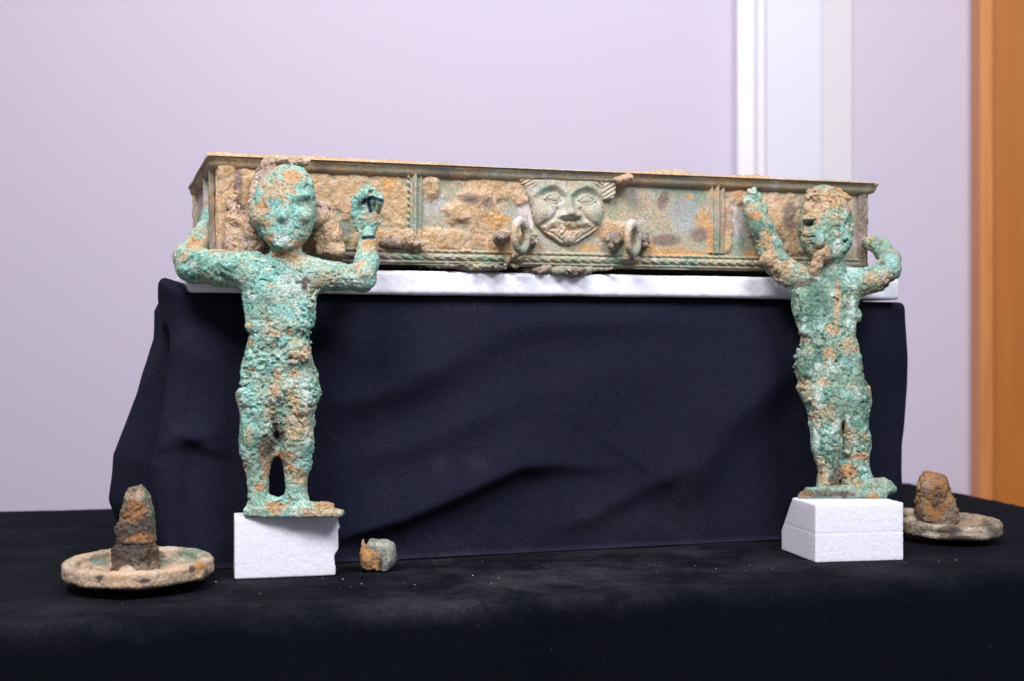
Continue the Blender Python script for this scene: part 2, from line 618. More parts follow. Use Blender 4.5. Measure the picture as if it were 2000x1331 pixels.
def table_cloth():
    r = 0.014
    us = np.concatenate([[U0], np.arange(U0 + 0.4, -0.62, 0.02), np.arange(-0.62, U1 - 0.02, 0.005), U1 - 0.02 + 0.02 * np.linspace(0, 1, 6)])
    rows = []   # (v, z, hang)
    for z in np.linspace(-0.70, -0.30, 12):
        rows.append((V0 - r, z, 1))
    for z in np.arange(-0.294, -r, 0.006):
        rows.append((V0 - r, z, 1))
    for a in np.linspace(0, math.pi / 2, 9):
        rows.append((V0 - r * math.cos(a), -r + r * math.sin(a), 1 - a / (math.pi / 2)))
    for v in np.arange(V0 + 0.005, V1, 0.005):
        rows.append((v, 0.0, 0))
    for a in np.linspace(0, math.pi / 2, 5):
        rows.append((V1 + r * math.sin(a), -r + r * math.cos(a), 0))
    for z in np.linspace(-0.03, -0.70, 12):
        rows.append((V1 + r, z, 0))
    rows = np.array(rows)
    UU, RR = np.meshgrid(us, np.arange(len(rows)), indexing='ij')
    v = rows[RR, 0].ravel(); z = rows[RR, 1].ravel().copy(); hg = rows[RR, 2].ravel()
    u = UU.ravel()
    P = np.stack([u, v, z], 1)
    # shallow wrinkles on the top, long soft pleats in the hanging front
    top = (z > -0.02)
    w = (fbm(P, 0.10, 3, 5) - 0.5) * 0.0036 + (fbm(P, 0.03, 2, 9) - 0.5) * 0.0007
    cr = np.abs(fbm(P * np.array([0.45, 1.5, 1]) @ _ROT, 0.11, 2, 21) - 0.5)
    w += np.exp(-(cr / 0.03) ** 2) * 0.0010
    # one diagonal fold running from the small fragment down to the front edge
    z = z + np.where(top, w * sstep(0, 0.03, v), 0)
    z -= np.where(hg > 0, 0.010 * sstep(0, 1, hg) * 0, 0)
    down = np.clip(-z / 0.25, 0, 1.5)
    pl = (fbm(np.stack([u, u * 0, u * 0], 1) + 3, 0.16, 3, 31) - 0.5) * 0.07 + np.sin(u * 17 + 0.8) * 0.008
    pl2 = (fbm(np.stack([u, u * 0, z * 0.3], 1), 0.05, 2, 41) - 0.5) * 0.012
    v = v + np.where(v < V0 + 0.001, (pl + pl2) * down - 0.02 * down, 0)
    ww = (fbm(np.stack([u, u * 0, u * 0], 1), 0.14, 2, 51) - 0.5) * 0.006
    z = z + np.where(v < 0.03, ww * np.clip(1 - v / 0.03, 0, 1) * (z > -0.1), 0)
    XY = TO + u[:, None] * TU + v[:, None] * TV
    # right-hand side hangs as well
    W = np.stack([XY[:, 0], XY[:, 1], z], 1)
    nu, nr = len(us), len(rows)
    i = np.arange(nu - 1)[:, None] * nr + np.arange(nr - 1)[None]
    i = i.ravel()
    Q = np.stack([i, i + nr, i + nr + 1, i + 1], 1)
    # skirt at right end
    base = len(W)
    zs = np.array([-0.004, -0.014, -0.04, -0.1, -0.2, -0.35, -0.7]); off = np.array([0.006, 0.012, 0.014, 0.016, 0.02, 0.02, 0.02])
    last = W[(nu - 1) * nr:(nu) * nr]
    extra = []
    for zz, oo in zip(zs, off):
        e = last.copy(); e[:, 2] = np.minimum(e[:, 2], zz); e[:, :2] += TU * oo
        extra.append(e)
    W = np.concatenate([W] + extra)
    idx0 = (nu - 1) * nr + np.arange(nr)
    Qs = []
    prev = idx0
    for k in range(len(zs)):
        cur = base + k * nr + np.arange(nr)
        Qs.append(np.stack([prev[:-1], cur[:-1], cur[1:], prev[1:]], 1))
        prev = cur
    Q = np.concatenate([Q] + Qs)
    px, py = project(W)
    # pale dust where things were laid out and moved about
    d = np.zeros(len(W))
    for (x, y, rx, ry, k) in ((1000, 1120, 420, 55, 1.0), (850, 1165, 330, 40, 0.8), (480, 1160, 240, 40, 0.6), (1350, 1100, 260, 40, 0.8),
                              (1700, 1110, 260, 25, 0.35), (250, 1190, 300, 40, 0.45), (100, 1080, 150, 60, 0.2)):
        d = np.maximum(d, k * np.exp(-((px - x) / rx) ** 2 - ((py - y) / ry) ** 2))
    d = np.where(W[:, 2] > -0.018, d + 0.12, 0.03)
    o = mesh_np("tablecloth", W, Q, M_TABLE, None, (TO[0], TO[1], -0.70), {"dust": d})
    tag(o, "dusty black cloth covering the whole display table and hanging over its front", "tablecloth")


table_cloth()

# ------------------------------------------------------------------ draped box (same turn as the tray)
A17 = math.atan2(0.302, 0.953)
DD = np.array([math.cos(A17), math.sin(A17)]); DN = np.array([math.sin(A17), -math.cos(A17)])   # along the front, out of the front
BZ = 0.274


def on_line(px, o, d):
    """distance along a plan line (origin o, direction d) at which it is seen at px"""
    k = (px - 1000) / F
    return (k * o[1] - o[0]) / (d[0] - k * d[1])


BO = np.array([-0.138, 1.339])
tL = on_line(334, BO, DD); tR = on_line(1776, BO, DD)
BL = BO + DD * tL
BW = tR - tL
BDEP = 0.36


def poly_dist(px, py, pts):
    """signed distance to a polyline (positive above it in the picture) and the fade towards its ends"""
    best = np.full(len(px), 1e9); sgn = np.ones(len(px)); par = np.zeros(len(px))
    n = len(pts) - 1
    for i in range(n):
        a = np.array(pts[i], float); b = np.array(pts[i + 1], float)
        d = b - a
        t = np.clip(((px - a[0]) * d[0] + (py - a[1]) * d[1]) / (d @ d), 0, 1)
        x = px - a[0] - t * d[0]; y = py - a[1] - t * d[1]
        r = np.hypot(x, y)
        c = (d[0] * (py - a[1]) - d[1] * (px - a[0]))
        m = r < best
        best = np.where(m, r, best); sgn = np.where(m, -np.sign(c), sgn); par = np.where(m, (i + t) / n, par)
    return best * sgn, par


def drape():
    r = 0.016
    st = 0.004
    # plan path: back-left -> front-left -> front-right -> back-right
    path = []   # (x along DD, y along -DN (depth), nx, ny)
    for y in np.arange(BDEP, r, -st):
        path.append((0, y, -1, 0))
    for a in np.linspace(0, math.pi / 2, 9)[:-1]:
        path.append((r - r * math.cos(a), r - r * math.sin(a), -math.cos(a), -math.sin(a)))
    for x in np.arange(r, BW - r, st):
        path.append((x, 0, 0, -1))
    for a in np.linspace(0, math.pi / 2, 9):
        path.append((BW - r + r * math.sin(a), r - r * math.cos(a), math.sin(a), -math.cos(a)))
    for y in np.arange(r + st, BDEP, st * 3):
        path.append((BW, y, 1, 0))
    path = np.array(path)
    rows = [(0.10, BZ), (0.06, BZ), (0.03, BZ)]
    re = 0.007
    for a in np.linspace(0, math.pi / 2, 7):
        rows.append((re * (1 - math.sin(a)), BZ - re * (1 - math.cos(a))))
    for z in np.arange(BZ - re - 0.003, 0.003, -0.0032):
        rows.append((0, z))
    rows.append((-0.003, 0.0025))
    rows = np.array(rows)
    n, m = len(path), len(rows)
    PI_, RI = np.meshgrid(np.arange(n), np.arange(m), indexing='ij')
    p = path[PI_.ravel()]; rw = rows[RI.ravel()]
    x = p[:, 0] - p[:, 2] * rw[:, 0]; y = p[:, 1] - p[:, 3] * rw[:, 0]; z = rw[:, 1].copy()
    W = np.stack([BL[0] + x * DD[0] - y * DN[0], BL[1] + x * DD[1] - y * DN[1], z], 1)
    px, py = project(W)
    D = np.zeros(len(W))
    front = np.clip(-p[:, 3], 0, 1); left = np.clip(-p[:, 2], 0, 1); right = np.clip(p[:, 2], 0, 1)

    def fold(pts, amp, s_up, s_dn, e0=0.12, e1=0.12):
        d, t = poly_dist(px, py, pts)
        f = np.where(d > 0, np.exp(-(d / s_up) ** 1.3), np.exp(-(np.abs(d) / s_dn) ** 2))
        return amp * f * sstep(-0.001, e0, t) * sstep(-0.001, e1, 1 - t)
    D += front * fold([(560, 1085), (660, 1045), (780, 1010), (880, 968), (950, 935), (1010, 908), (1080, 903), (1180, 908), (1290, 900)], 0.016, 95, 20, 0.25, 0.45)
    D += front * fold([(560, 800), (660, 782), (760, 752), (850, 715), (960, 655), (1060, 640)], 0.014, 85, 46, 0.3, 0.5)
    D += front * fold([(640, 930), (740, 880), (850, 850), (980, 790), (1120, 740)], 0.006, 60, 34, 0.3, 0.4)
    D += front * fold([(1060, 1040), (1160, 1000), (1290, 930), (1400, 870)], 0.006, 50, 24, 0.3, 0.4)
    D += front * fold([(900, 660), (1050, 630), (1250, 625), (1420, 640)], 0.005, 45, 30, 0.3, 0.4)
    D += front * fold([(1290, 1010), (1326, 964), (1360, 897), (1402, 829), (1470, 770), (1560, 690), (1640, 640)], 0.014, 120, 50, 0.3, 0.15)
    D += front * fold([(1000, 780), (1100, 760), (1250, 700), (1400, 640)], 0.006, 90, 80, 0.4, 0.4)
    D += front * fold([(320, 880), (370, 855), (450, 842)], 0.005, 26, 12, 0.2, 0.5)
    D += front * fold([(345, 838), (400, 870), (470, 890)], 0.005, 30, 12, 0.1, 0.5)
    D += front * fold([(340, 660), (380, 700), (460, 730)], 0.004, 40, 30, 0.2, 0.5)
    # the front-left edge sways out to the left and back in
    zz = np.clip(z / BZ, 0, 1)
    sway = np.interp(1 - zz, [0, 0.12, 0.35, 0.62, 0.8, 0.92, 1.0], [0.000, -0.002, 0.006, 0.019, 0.015, 0.010, 0.004])
    # side fold: bulges well out to the left below, tucked in again at the table
    sd = np.interp(1 - zz, [0, 0.05, 0.16, 0.38, 0.62, 0.8, 0.9, 1.0], [0.004, 0.012, 0.012, 0.030, 0.052, 0.056, 0.048, 0.02])
    depth = p[:, 1]
    bul = np.exp(-((depth - 0.16) / 0.085) ** 2)
    gro = np.exp(-((depth - 0.05) / 0.022) ** 2)
    Dl = left * (sway * np.exp(-(depth / 0.05) ** 2) + sd * bul - 0.028 * gro * np.sin(np.clip(zz * 1.15, 0, 1) * math.pi) ** 0.7)
    nz = (fbm(W, 0.09, 3, 3) - 0.5) * 0.010 * (1 - 0.75 * front) + (fbm(W, 0.035, 2, 13) - 0.5) * 0.0015
    edge = sstep(0.0, 0.02, BZ - z + 0.004)
    wob = (fbm(np.stack([x, y, x * 0], 1), 0.11, 2, 8) - 0.5) * 0.004
    D = (D + nz) * edge + Dl
    D -= right * 0.004 * np.sin(z * 22)
    W[:, 0] += D * (p[:, 2] * DD[0] - p[:, 3] * DN[0] * -1 * -1)
    W[:, 1] += D * (p[:, 2] * DD[1] - p[:, 3] * DN[1])
    W[:, 2] += wob * (zz > 0.6)
    # bunched corner at the top left
    cx = BL + DD * 0.004 - DN * 0.045
    g = np.exp(-(((W[:, 0] - cx[0]) / 0.030) ** 2 + ((W[:, 1] - cx[1]) / 0.045) ** 2 + ((W[:, 2] - BZ) / 0.035) ** 2))
    W[:, 2] += 0.017 * g
    W[:, 0] -= 0.010 * g
    W[:, 2] = np.maximum(W[:, 2], 0.002)
    i = (np.arange(n - 1)[:, None] * m + np.arange(m - 1)[None]).ravel()
    Q = np.stack([i, i + 1, i + m + 1, i + m], 1)
    # close the top
    W = np.concatenate([W, [[W[:, 0].mean(), W[:, 1].mean(), BZ - 0.002]]])
    px, py = project(W)
    dust = np.zeros(len(W))
    for (a, b, rx, ry, k) in ((920, 590, 90, 14, 1.0), (1000, 1080, 420, 26, 0.7), (940, 905, 22, 18, 0.9), (860, 908, 14, 14, 0.7),
                              (1200, 1020, 200, 40, 0.4), (420, 985, 60, 60, 0.35), (1330, 1000, 60, 70, 0.35)):
        dust = np.maximum(dust, k * np.exp(-((px - a) / rx) ** 2 - ((py - b) / ry) ** 2))
    dust += 0.04
    o = mesh_np("box_drape", W, Q, M_DRAPE, None, (BL[0] + 0.4, BL[1] + 0.25, 0.0), {"dust": dust})
    tag(o, "creased navy black cloth draped over the box under the tray", "drape")
    # the flat top piece of the same cloth
    me = bpy.data.meshes.new("drape_top")
    T = [BL + DD * a - DN * b for a, b in ((0.03, 0.03), (BW - 0.03, 0.03), (BW - 0.03, BDEP), (0.03, BDEP))]
    og = wloc(o)
    me.from_pydata([(t[0] - og.x, t[1] - og.y, BZ - 0.003) for t in T], [], [(0, 1, 2, 3)])
    me.materials.append(M_DRAPE)
    t = bpy.data.objects.new("top_cloth", me)
    COL.objects.link(t)
    put(t, tuple(og), o)


drape()

# ------------------------------------------------------------------ foam pieces
def world_solid(name, fn, lo, hi, h, mat, origin, parent=None):
    V, Q = solid(fn, lo, hi, h)
    return mesh_np(name, V, Q, mat, parent, origin)


# long sheet on top of the draped box
SO = BO + DN * 0.013
sL = on_line(368, SO, DD); sR = on_line(1757, SO, DD)
SZ0, SZ1 = BZ + 0.0015, 0.2995
SW = sR - sL
SD = 0.27
sc0 = SO + DD * (sL + SW / 2) - DN * SD / 2


def sheet_fn(P):
    d = boxd(P, (sc0[0], sc0[1], (SZ0 + SZ1) / 2), (SW / 2, SD / 2, (SZ1 - SZ0) / 2), 0.004, A17)
    return d - (fbm(P, 0.05, 2, 3) - 0.5) * 0.002 - (vn(P, 0.0035, 5) - 0.5) * 0.0006


ext = np.abs(np.array([SW / 2 * DD[0], SW / 2 * DD[1]])) + np.abs(np.array([SD / 2 * DN[0], SD / 2 * DN[1]])) + 0.01
o = world_solid("foam_sheet", sheet_fn, (sc0[0] - ext[0], sc0[1] - ext[1], SZ0 - 0.008), (sc0[0] + ext[0], sc0[1] + ext[1], SZ1 + 0.008), 0.0016,
                M_FOAM, (sc0[0], sc0[1], SZ0))
tag(o, "long white foam sheet lying between the bronze tray and the draped box", "foam sheet")

B1Z = 0.0590
B1YAW = math.atan2(0.022, 0.0955)
c1 = np.array([-0.263, 1.237]); e1 = np.array([math.cos(B1YAW), math.sin(B1YAW)]); f1 = np.array([-e1[1], e1[0]])
B1C = c1 + e1 * 0.049 + f1 * 0.0185


def block1_fn(P):
    d = boxd(P, (B1C[0], B1C[1], B1Z / 2 + 0.0005), (0.0500, 0.0185, B1Z / 2), 0.0012, B1YAW)
    # ragged cut on the right end
    u = (P[:, 0] - B1C[0]) * e1[0] + (P[:, 1] - B1C[1]) * e1[1]
    cut = u - 0.0525 + 0.007 * fbm(P, 0.012, 4, 9) + np.abs(P[:, 2] - 0.046) * 0.10
    return np.maximum(d, cut) - (vn(P, 0.0021, 3) - 0.5) * 0.0003


o = world_solid("foam_block", block1_fn, (B1C[0] - 0.065, B1C[1] - 0.055, -0.004), (B1C[0] + 0.065, B1C[1] + 0.055, B1Z + 0.006), 0.0009,
                M_FOAM, (B1C[0], B1C[1], 0))
tag(o, "white foam block with a ragged right end under the larger left figure", "foam block", "foam blocks under the figures")

B2Z = 0.0590
c2 = np.array([0.3115, 1.334]); e2 = np.array([0.986, 0.167]); f2 = np.array([-0.205, 0.979])
B2W, B2D = 0.0955, 0.085


def block2_fn(P):
    x = P[:, 0] - c2[0]; y = P[:, 1] - c2[1]; z = P[:, 2]
    det = e2[0] * f2[1] - e2[1] * f2[0]
    u = (x * f2[1] - y * f2[0]) / det; v = (e2[0] * y - e2[1] * x) / det
    q = np.stack([np.abs(u - B2W / 2) - B2W / 2, np.abs(v - B2D / 2) - B2D / 2, np.abs(z - B2Z / 2 - 0.0005) - B2Z / 2], 1)
    d = np.sqrt((np.maximum(q, 0) ** 2).sum(1)) + np.minimum(q.max(1), 0)
    # upper left back corner is cut away
    cut = ((v - 0.058) * 0.80 + (z - B2Z + 0.002) * 0.60 - (u - 0.0) * 0.55)
    d = np.maximum(d, cut)
    seam = np.maximum(0, 1 - np.abs(z - 0.0298) / 0.0014) * 0.0003
    return d + seam - (vn(P, 0.0021, 13) - 0.5) * 0.0003 - 0.0004


o = world_solid("foam_block", block2_fn, (0.27, 1.32, -0.004), (0.425, 1.45, B2Z + 0.006), 0.0009, M_FOAM, (0.355, 1.38, 0))
tag(o, "white foam block of two glued layers under the right figure", "foam block", "foam blocks under the figures")

# ------------------------------------------------------------------ the tray
TZ1 = 1.27
F0 = np.array([(421 - 1000) / F * (TZ1 + 0.008), TZ1 + 0.008])       # front left corner of the body
ZT = H + (665.5 - 302) * TZ1 / F      # top of the rim
ZB = 0.3060                             # bottom of the body
ZP = ZT - 0.013                         # top of the panels
TL = on_line(1694, F0, DD)
TDEP = 0.262
tray = empty("bronze_tray", (F0[0] + DD[0] * TL / 2 - DN[0] * TDEP / 2, F0[1] + DD[1] * TL / 2 - DN[1] * TDEP / 2, ZB))
tag(tray, "long bronze tray with a grinning face relief resting on white foam", "tray")


def face_pt(s, z, h=0.0):
    return np.stack([F0[0] + s * DD[0] + h * DN[0], F0[1] + s * DD[1] + h * DN[1], z + 0 * s], -1)


def to_sz(px, py):
    s = on_line(px, F0, DD)
    y = F0[1] + s * DD[1]
    return s, H + (665.5 - py) * y / F


def grid_quads(nu, nv, flip=False):
    i = (np.arange(nu - 1)[:, None] * nv + np.arange(nv - 1)[None]).ravel()
    q = np.stack([i, i + nv, i + nv + 1, i + 1], 1)
    return q[:, ::-1] if flip else q


def default_masks(P, s=1.0, tan=0.5, rust=0.35, dark=0.3, deep=0.4, cyan=0.3, pale=0.3):
    return {"tan": tan + (fbm(P, 0.035 * s, 4, 61) - 0.5) * 2.2,
            "rust": rust + (fbm(P, 0.030 * s, 4, 62) - 0.5) * 2.0,
            "dark": dark + (fbm(P, 0.028 * s, 4, 63) - 0.5) * 2.0,
            "deep": deep + (fbm(P, 0.030 * s, 4, 64) - 0.5) * 2.2,
            "cyan": cyan + (fbm(P, 0.026 * s, 4, 65) - 0.5) * 2.2,
            "pale": pale + (fbm(P, 0.022 * s, 4, 66) - 0.5) * 2.0}


def clip01(m):
    return {k: np.clip(v, 0, 1) for k, v in m.items()}


def front_masks(W, px, py):
    nz = 0.5 + 1.3 * (0.5 * fbm(W, 0.020, 4, 71) + 0.5 * fbm(W, 0.007, 3, 75) - 0.5)
    m = default_masks(W, 1.0, 0.30, 0.10, 0.12, 0.22, 0.18, 0.12)
    T = blobs(px, py, [(480, 400, 75, 120), (600, 400, 70, 120), (690, 375, 80, 55), (770, 390, 40, 60), (840, 365, 22, 30), (895, 415, 30, 25),
                       (935, 400, 45, 70), (960, 360, 55, 35), (860, 470, 110, 24), (990, 480, 60, 28), (1015, 360, 30, 40), (740, 470, 60, 25),
                       (1200, 450, 45, 22), (1395, 355, 25, 22), (1420, 440, 12, 60), (1520, 430, 60, 60), (1560, 470, 40, 40), (1450, 385, 35, 20)], nz, 0.55)
    m["tan"] = np.maximum(m["tan"] * 0.75, T)
    m["rust"] = np.maximum(m["rust"] * 0.8, blobs(px, py, [(970, 432, 24, 14), (915, 345, 8, 8), (1345, 385, 9, 8), (1375, 430, 16, 30), (1320, 493, 70, 9),
                                                           (1388, 470, 8, 40), (1150, 485, 30, 8), (1470, 495, 22, 8), (1272, 480, 12, 14), (1378, 345, 14, 30), (1440, 370, 18, 20),
                                                           (760, 360, 12, 22)], nz, 0.5))
    m["dark"] = np.maximum(m["dark"] * 0.8, blobs(px, py, [(915, 390, 20, 11), (950, 396, 12, 12), (1296, 390, 11, 20, 20), (1365, 460, 20, 15), (1540, 420, 16, 30), (1515, 470, 14, 24), (1300, 470, 35, 12),
                                                           (690, 500, 42, 9), (1680, 440, 14, 75), (465, 400, 8, 90)], nz, 0.45))
    m["deep"] = np.maximum(m["deep"], blobs(px, py, [(830, 352, 22, 16), (850, 345, 30, 8), (1310, 360, 26, 18), (1260, 355, 40, 14), (1400, 475, 14, 26), (1440, 480, 30, 22), (680, 470, 26, 14)], nz, 0.5))
    m["pale"] = np.maximum(m["pale"], blobs(px, py, [(1022, 408, 11, 18), (1035, 440, 6, 30), (1430, 425, 20, 30), (1510, 395, 10, 16), (480, 460, 18, 40), (1005, 355, 12, 22, 40)], nz, 0.5))
    m["cyan"] = np.maximum(m["cyan"], blobs(px, py, [(850, 400, 28, 26), (920, 380, 26, 14), (1330, 400, 16, 14), (1250, 360, 12, 10), (1340, 420, 40, 40), (1440, 440, 25, 30)], nz, 0.5))
    return clip01(m)


def tray_front():
    ds = 0.0010
    ss = np.arange(0, TL + ds, ds); zs = np.arange(ZB, ZP + 0.004, ds)
    S, Z = [a.ravel() for a in np.meshgrid(ss, zs, indexing='ij')]
    W = face_pt(S, Z)
    px, py = project(W)
    m = front_masks(W, px, py)
    # soil cakes stand proud of the metal
    cake = sstep(0.45, 0.9, m["tan"]) * (0.4 + 1.2 * fbm(W, 0.02, 3, 77)) * 0.0020
    big = blobs(px, py, [(480, 420, 60, 90), (840, 365, 18, 22), (895, 415, 22, 18), (795, 458, 30, 22), (935, 395, 30, 40), (1395, 350, 20, 16), (1515, 425, 20, 30)], fbm(W, 0.018, 4, 71), 0.5)
    h = cake + sstep(0.2, 1, big) * 0.0022 * (0.5 + lump(W, 0.010, 5))
    h += (0.7 * lump(W, 0.009, 3) + 0.7 * lump(W, 0.0030, 4)) * 0.0010 * (0.25 + sstep(0.3, 0.8, m["tan"]))
    h += (fbm(W, 0.05, 2, 30) - 0.5) * 0.002
    # raised frame line along the bottom
    V = face_pt(S, Z, h)
    attrs = m
    n = len(V)
    Q = grid_quads(len(ss), len(zs))
    o = mesh_np("front_panel", V, Q, M_TRAY, tray, (F0[0] + DD[0] * TL / 2, F0[1] + DD[1] * TL / 2, ZB), attrs)


tray_front()


def ribs(name, px, w_px, prof, y_top=325, y_bot=500, extra=None, rough=0.0):
    """upright moulding on the front; prof(u in -1..1, z) -> height in metres"""
    s0, _ = to_sz(px - w_px, 400); s1, _ = to_sz(px + w_px, 400)
    _, za = to_sz(px, y_bot); zb = ZP
    ss = np.linspace(s0, s1, 60); zs = np.arange(za, zb + 0.003, 0.0009)
    S, Z = [a.ravel() for a in np.meshgrid(ss, zs, indexing='ij')]
    u = (S - (s0 + s1) / 2) / ((s1 - s0) / 2)
    W = face_pt(S, Z)
    h = prof(u, Z) * (0.85 + 0.4 * fbm(W, 0.02, 2, 17)) + (fbm(W, 0.008, 3, 18) - 0.5) * 0.0018 + rough * ((fbm(W, 0.016, 4, 19) - 0.5) * 0.007 + (lump(W, 0.006, 20) - 0.25) * 0.0022)
    h = h - 0.003 * sstep(0.8, 1.0, np.abs(u))
    W = face_pt(S, Z, h)
    x, y = project(W)
    m = front_masks(W, x, y)
    if extra:
        for k, v in extra.items():
            m[k] = np.clip(m[k] + v, 0, 1)
    return mesh_np(name, W, grid_quads(len(ss), len(zs)), M_TRAY, tray, tuple(W[0]), m)


def prof_post(u, z):
    return 0.0045 * (1 - np.abs(u) ** 4) + 0.0016 * np.cos(u * 8.5) + 0.001


ribs("upright_moulding", 806, 21, lambda u, z: 0.0060 * np.exp(-((u - 0.15) / 0.28) ** 2) + 0.0042 * np.exp(-((u + 0.45) / 0.16) ** 2) * (0.75 + 0.35 * np.sin(z * 900 + u * 6)) + 0.0034 * np.exp(-((u - 0.72) / 0.13) ** 2) + 0.0005,
     y_bot=492, extra={"deep": 0.25, "tan": -0.15})
ribs("upright_moulding", 1398, 20, lambda u, z: 0.0055 * np.exp(-((u - 0.05) / 0.22) ** 2) + 0.0042 * np.exp(-((u + 0.5) / 0.16) ** 2) + 0.0038 * np.exp(-((u - 0.6) / 0.16) ** 2) + 0.0005, y_bot=495)
ribs("corner_post", 441, 21, lambda u, z: 0.0075 * (1 - np.abs(u) ** 5) + 0.0015 * np.cos(u * 5), y_bot=520, extra={"tan": 0.22}, rough=0.6)
ribs("corner_post", 1684, 10, lambda u, z: 0.0030 * (1 - np.abs(u) ** 4), y_bot=520, extra={"dark": 0.15}, rough=0.5)


def rope():
    """cable moulding of twisted strands, with a plain fillet below it"""
    ds = 0.0007
    ss = np.arange(0.012, TL - 0.004, ds)
    w = 0.0165
    zs = np.arange(0, w, 0.00055)
    S, T = [a.ravel() for a in np.meshgrid(ss, zs, indexing='ij')]
    base = ZB + 0.0015
    W0 = face_pt(S, base + T)
    h = np.full(len(S), 0.0006)
    # fillet
    h = np.maximum(h, 0.0030 * np.exp(-((T - 0.0018) / 0.0017) ** 4))
    # two strands that cross, then a thin bead above
    c = 0.0068; rr = 0.0038
    x = (T - c) / rr
    body = np.sqrt(np.clip(1 - x * x, 0, 1))
    ph = S / 0.0115
    tw = np.abs(np.sin(math.pi * (ph - 0.42 * x * np.sign(x + 0.0) * 1.0 + 0.25 * x)))
    h = np.maximum(h, body * 0.0056 * (0.50 + 0.50 * tw ** 0.55))
    x2 = (T - 0.0128) / 0.0020
    b2 = np.sqrt(np.clip(1 - x2 * x2, 0, 1))
    tw2 = np.abs(np.sin(math.pi * (S / 0.0085 + 0.4 * x2)))
    h = np.maximum(h, b2 * 0.0034 * (0.6 + 0.4 * tw2 ** 0.6))
    px, py = project(W0)
    m = front_masks(W0, px, py)
    wear = sstep(0.45, 0.75, fbm(W0, 0.03, 3, 91))
    h = h * (1 - 0.45 * wear) + sstep(0.5, 0.9, m["tan"]) * 0.0022 * (0.4 + fbm(W0, 0.012, 3, 92))
    h += (fbm(W0, 0.004, 2, 95) - 0.5) * 0.0010
    h -= 0.004 * sstep(0.9, 1.0, T / w)
    m["deep"] = np.clip(m["deep"] + 0.22, 0, 1); m["tan"] = m["tan"] * 0.9
    V = face_pt(S, base + T, h)
    mesh_np("rope_moulding", V, grid_quads(len(ss), len(zs)), M_TRAY, tray, (F0[0] + DD[0] * TL / 2, F0[1] + DD[1] * TL / 2, ZB), m)


rope()


def flat_panel(name, a, d, n, length, z0, z1, seed, extra, ds=0.002):
    ss = np.arange(0, length + ds, ds); zs = np.arange(z0, z1 + ds, ds)
    S, Z = [x.ravel() for x in np.meshgrid(ss, zs, indexing='ij')]
    W = np.stack([a[0] + S * d[0], a[1] + S * d[1], Z], 1)
    m = default_masks(W, 1.2, **extra)
    h = (fbm(W, 0.03, 3, seed) - 0.5) * 0.004 + lump(W, 0.008, seed) * 0.0015
    h += sum(0.005 * np.exp(-((S - c) / 0.006) ** 2) for c in (0.02, 0.09, length - 0.02))
    W[:, 0] += n[0] * h; W[:, 1] += n[1] * h
    mesh_np(name, W, grid_quads(len(ss), len(zs), True), M_TRAY, tray, (a[0], a[1], z0), clip01(m))


FL = F0; FR = F0 + DD * TL; BLk = FL - DN * TDEP; BRk = FR - DN * TDEP
flat_panel("side_panel", FL, -DN, -DD, TDEP, ZB, ZP, 41, dict(tan=0.62, rust=0.1, dark=0.2, deep=0.3, cyan=0.1, pale=0.3))
flat_panel("side_panel", BRk, DN, DD, TDEP, ZB, ZP, 42, dict(tan=0.4, rust=0.1, dark=0.3))
flat_panel("back_panel", BLk, DD, -DN, TL, ZB, ZP, 43, dict(tan=0.4, rust=0.1, dark=0.3), 0.004)


def rim():
    """flared lip round the top, mitred at the corners, bent and dirty"""
    prof = [(-0.003, -0.0150), (0.001, -0.0135), (0.0050, -0.0120), (0.0068, -0.0085), (0.0076, -0.0046), (0.0090, -0.0037), (0.0093, -0.0018), (0.0086, -0.0002), (0.0060, 0.0003), (0.003, 0.0), (-0.004, -0.0004), (-0.006, -0.003), (-0.006, -0.012)]
    cor = [(0, 0), (TL, 0), (TL, TDEP), (0, TDEP)]
    rings = []
    for i in range(4):
        a = np.array(cor[i], float); b = np.array(cor[(i + 1) % 4], float)
        n = int(np.hypot(*(b - a)) / 0.003)
        for k in range(n):
            t = k / n
            rings.append((a + (b - a) * t, i, t))
    V = []
    outs = [np.array([0, -1.0]), np.array([1.0, 0]), np.array([0, 1.0]), np.array([-1.0, 0])]
    for (p, i, t) in rings:
        o = outs[i] if t > 0 else outs[i] + outs[i - 1]
        for (e, z) in prof:
            # wider at left of the front; lip is straight there
            q = p + o * e
            if t > 0:
                # keep mitre: stretch ends outward
                along = np.array([-o[1], o[0]])
            V.append((q[0], q[1], z))
    V = np.array(V)
    P = np.stack([V[:, 0], V[:, 1], V[:, 2] * 3], 1)
    lip = (V[:, 2] > -0.007)
    dz = (fbm(np.stack([V[:, 0], V[:, 1], V[:, 0] * 0], 1), 0.06, 3, 7) - 0.5) * 0.0040 * lip
    dz += (fbm(P, 0.008, 2, 9) - 0.5) * 0.0012
    dh = (fbm(np.stack([V[:, 0], V[:, 1], V[:, 0] * 0], 1), 0.03, 3, 17) - 0.5) * 0.0020 * lip
    x, y = V[:, 0], V[:, 1] - dh
    W = np.stack([F0[0] + x * DD[0] - y * DN[0], F0[1] + x * DD[1] - y * DN[1], ZT + V[:, 2] + dz], 1)
    n, m = len(rings), len(prof)
    i = np.arange(n)[:, None]; j = np.arange(m - 1)[None]
    a = (i * m + j).ravel(); b = (((i + 1) % n) * m + j).ravel()
    Q = np.stack([a, b, b + 1, a + 1], 1)
    ms = default_masks(W, 1.0, 0.55, 0.05, 0.30, 0.15, 0.15, 0.1)
    mesh_np("rim", W, Q, M_TRAY, tray, (F0[0] + DD[0] * TL / 2, F0[1] + DD[1] * TL / 2, ZT), clip01(ms))


rim()


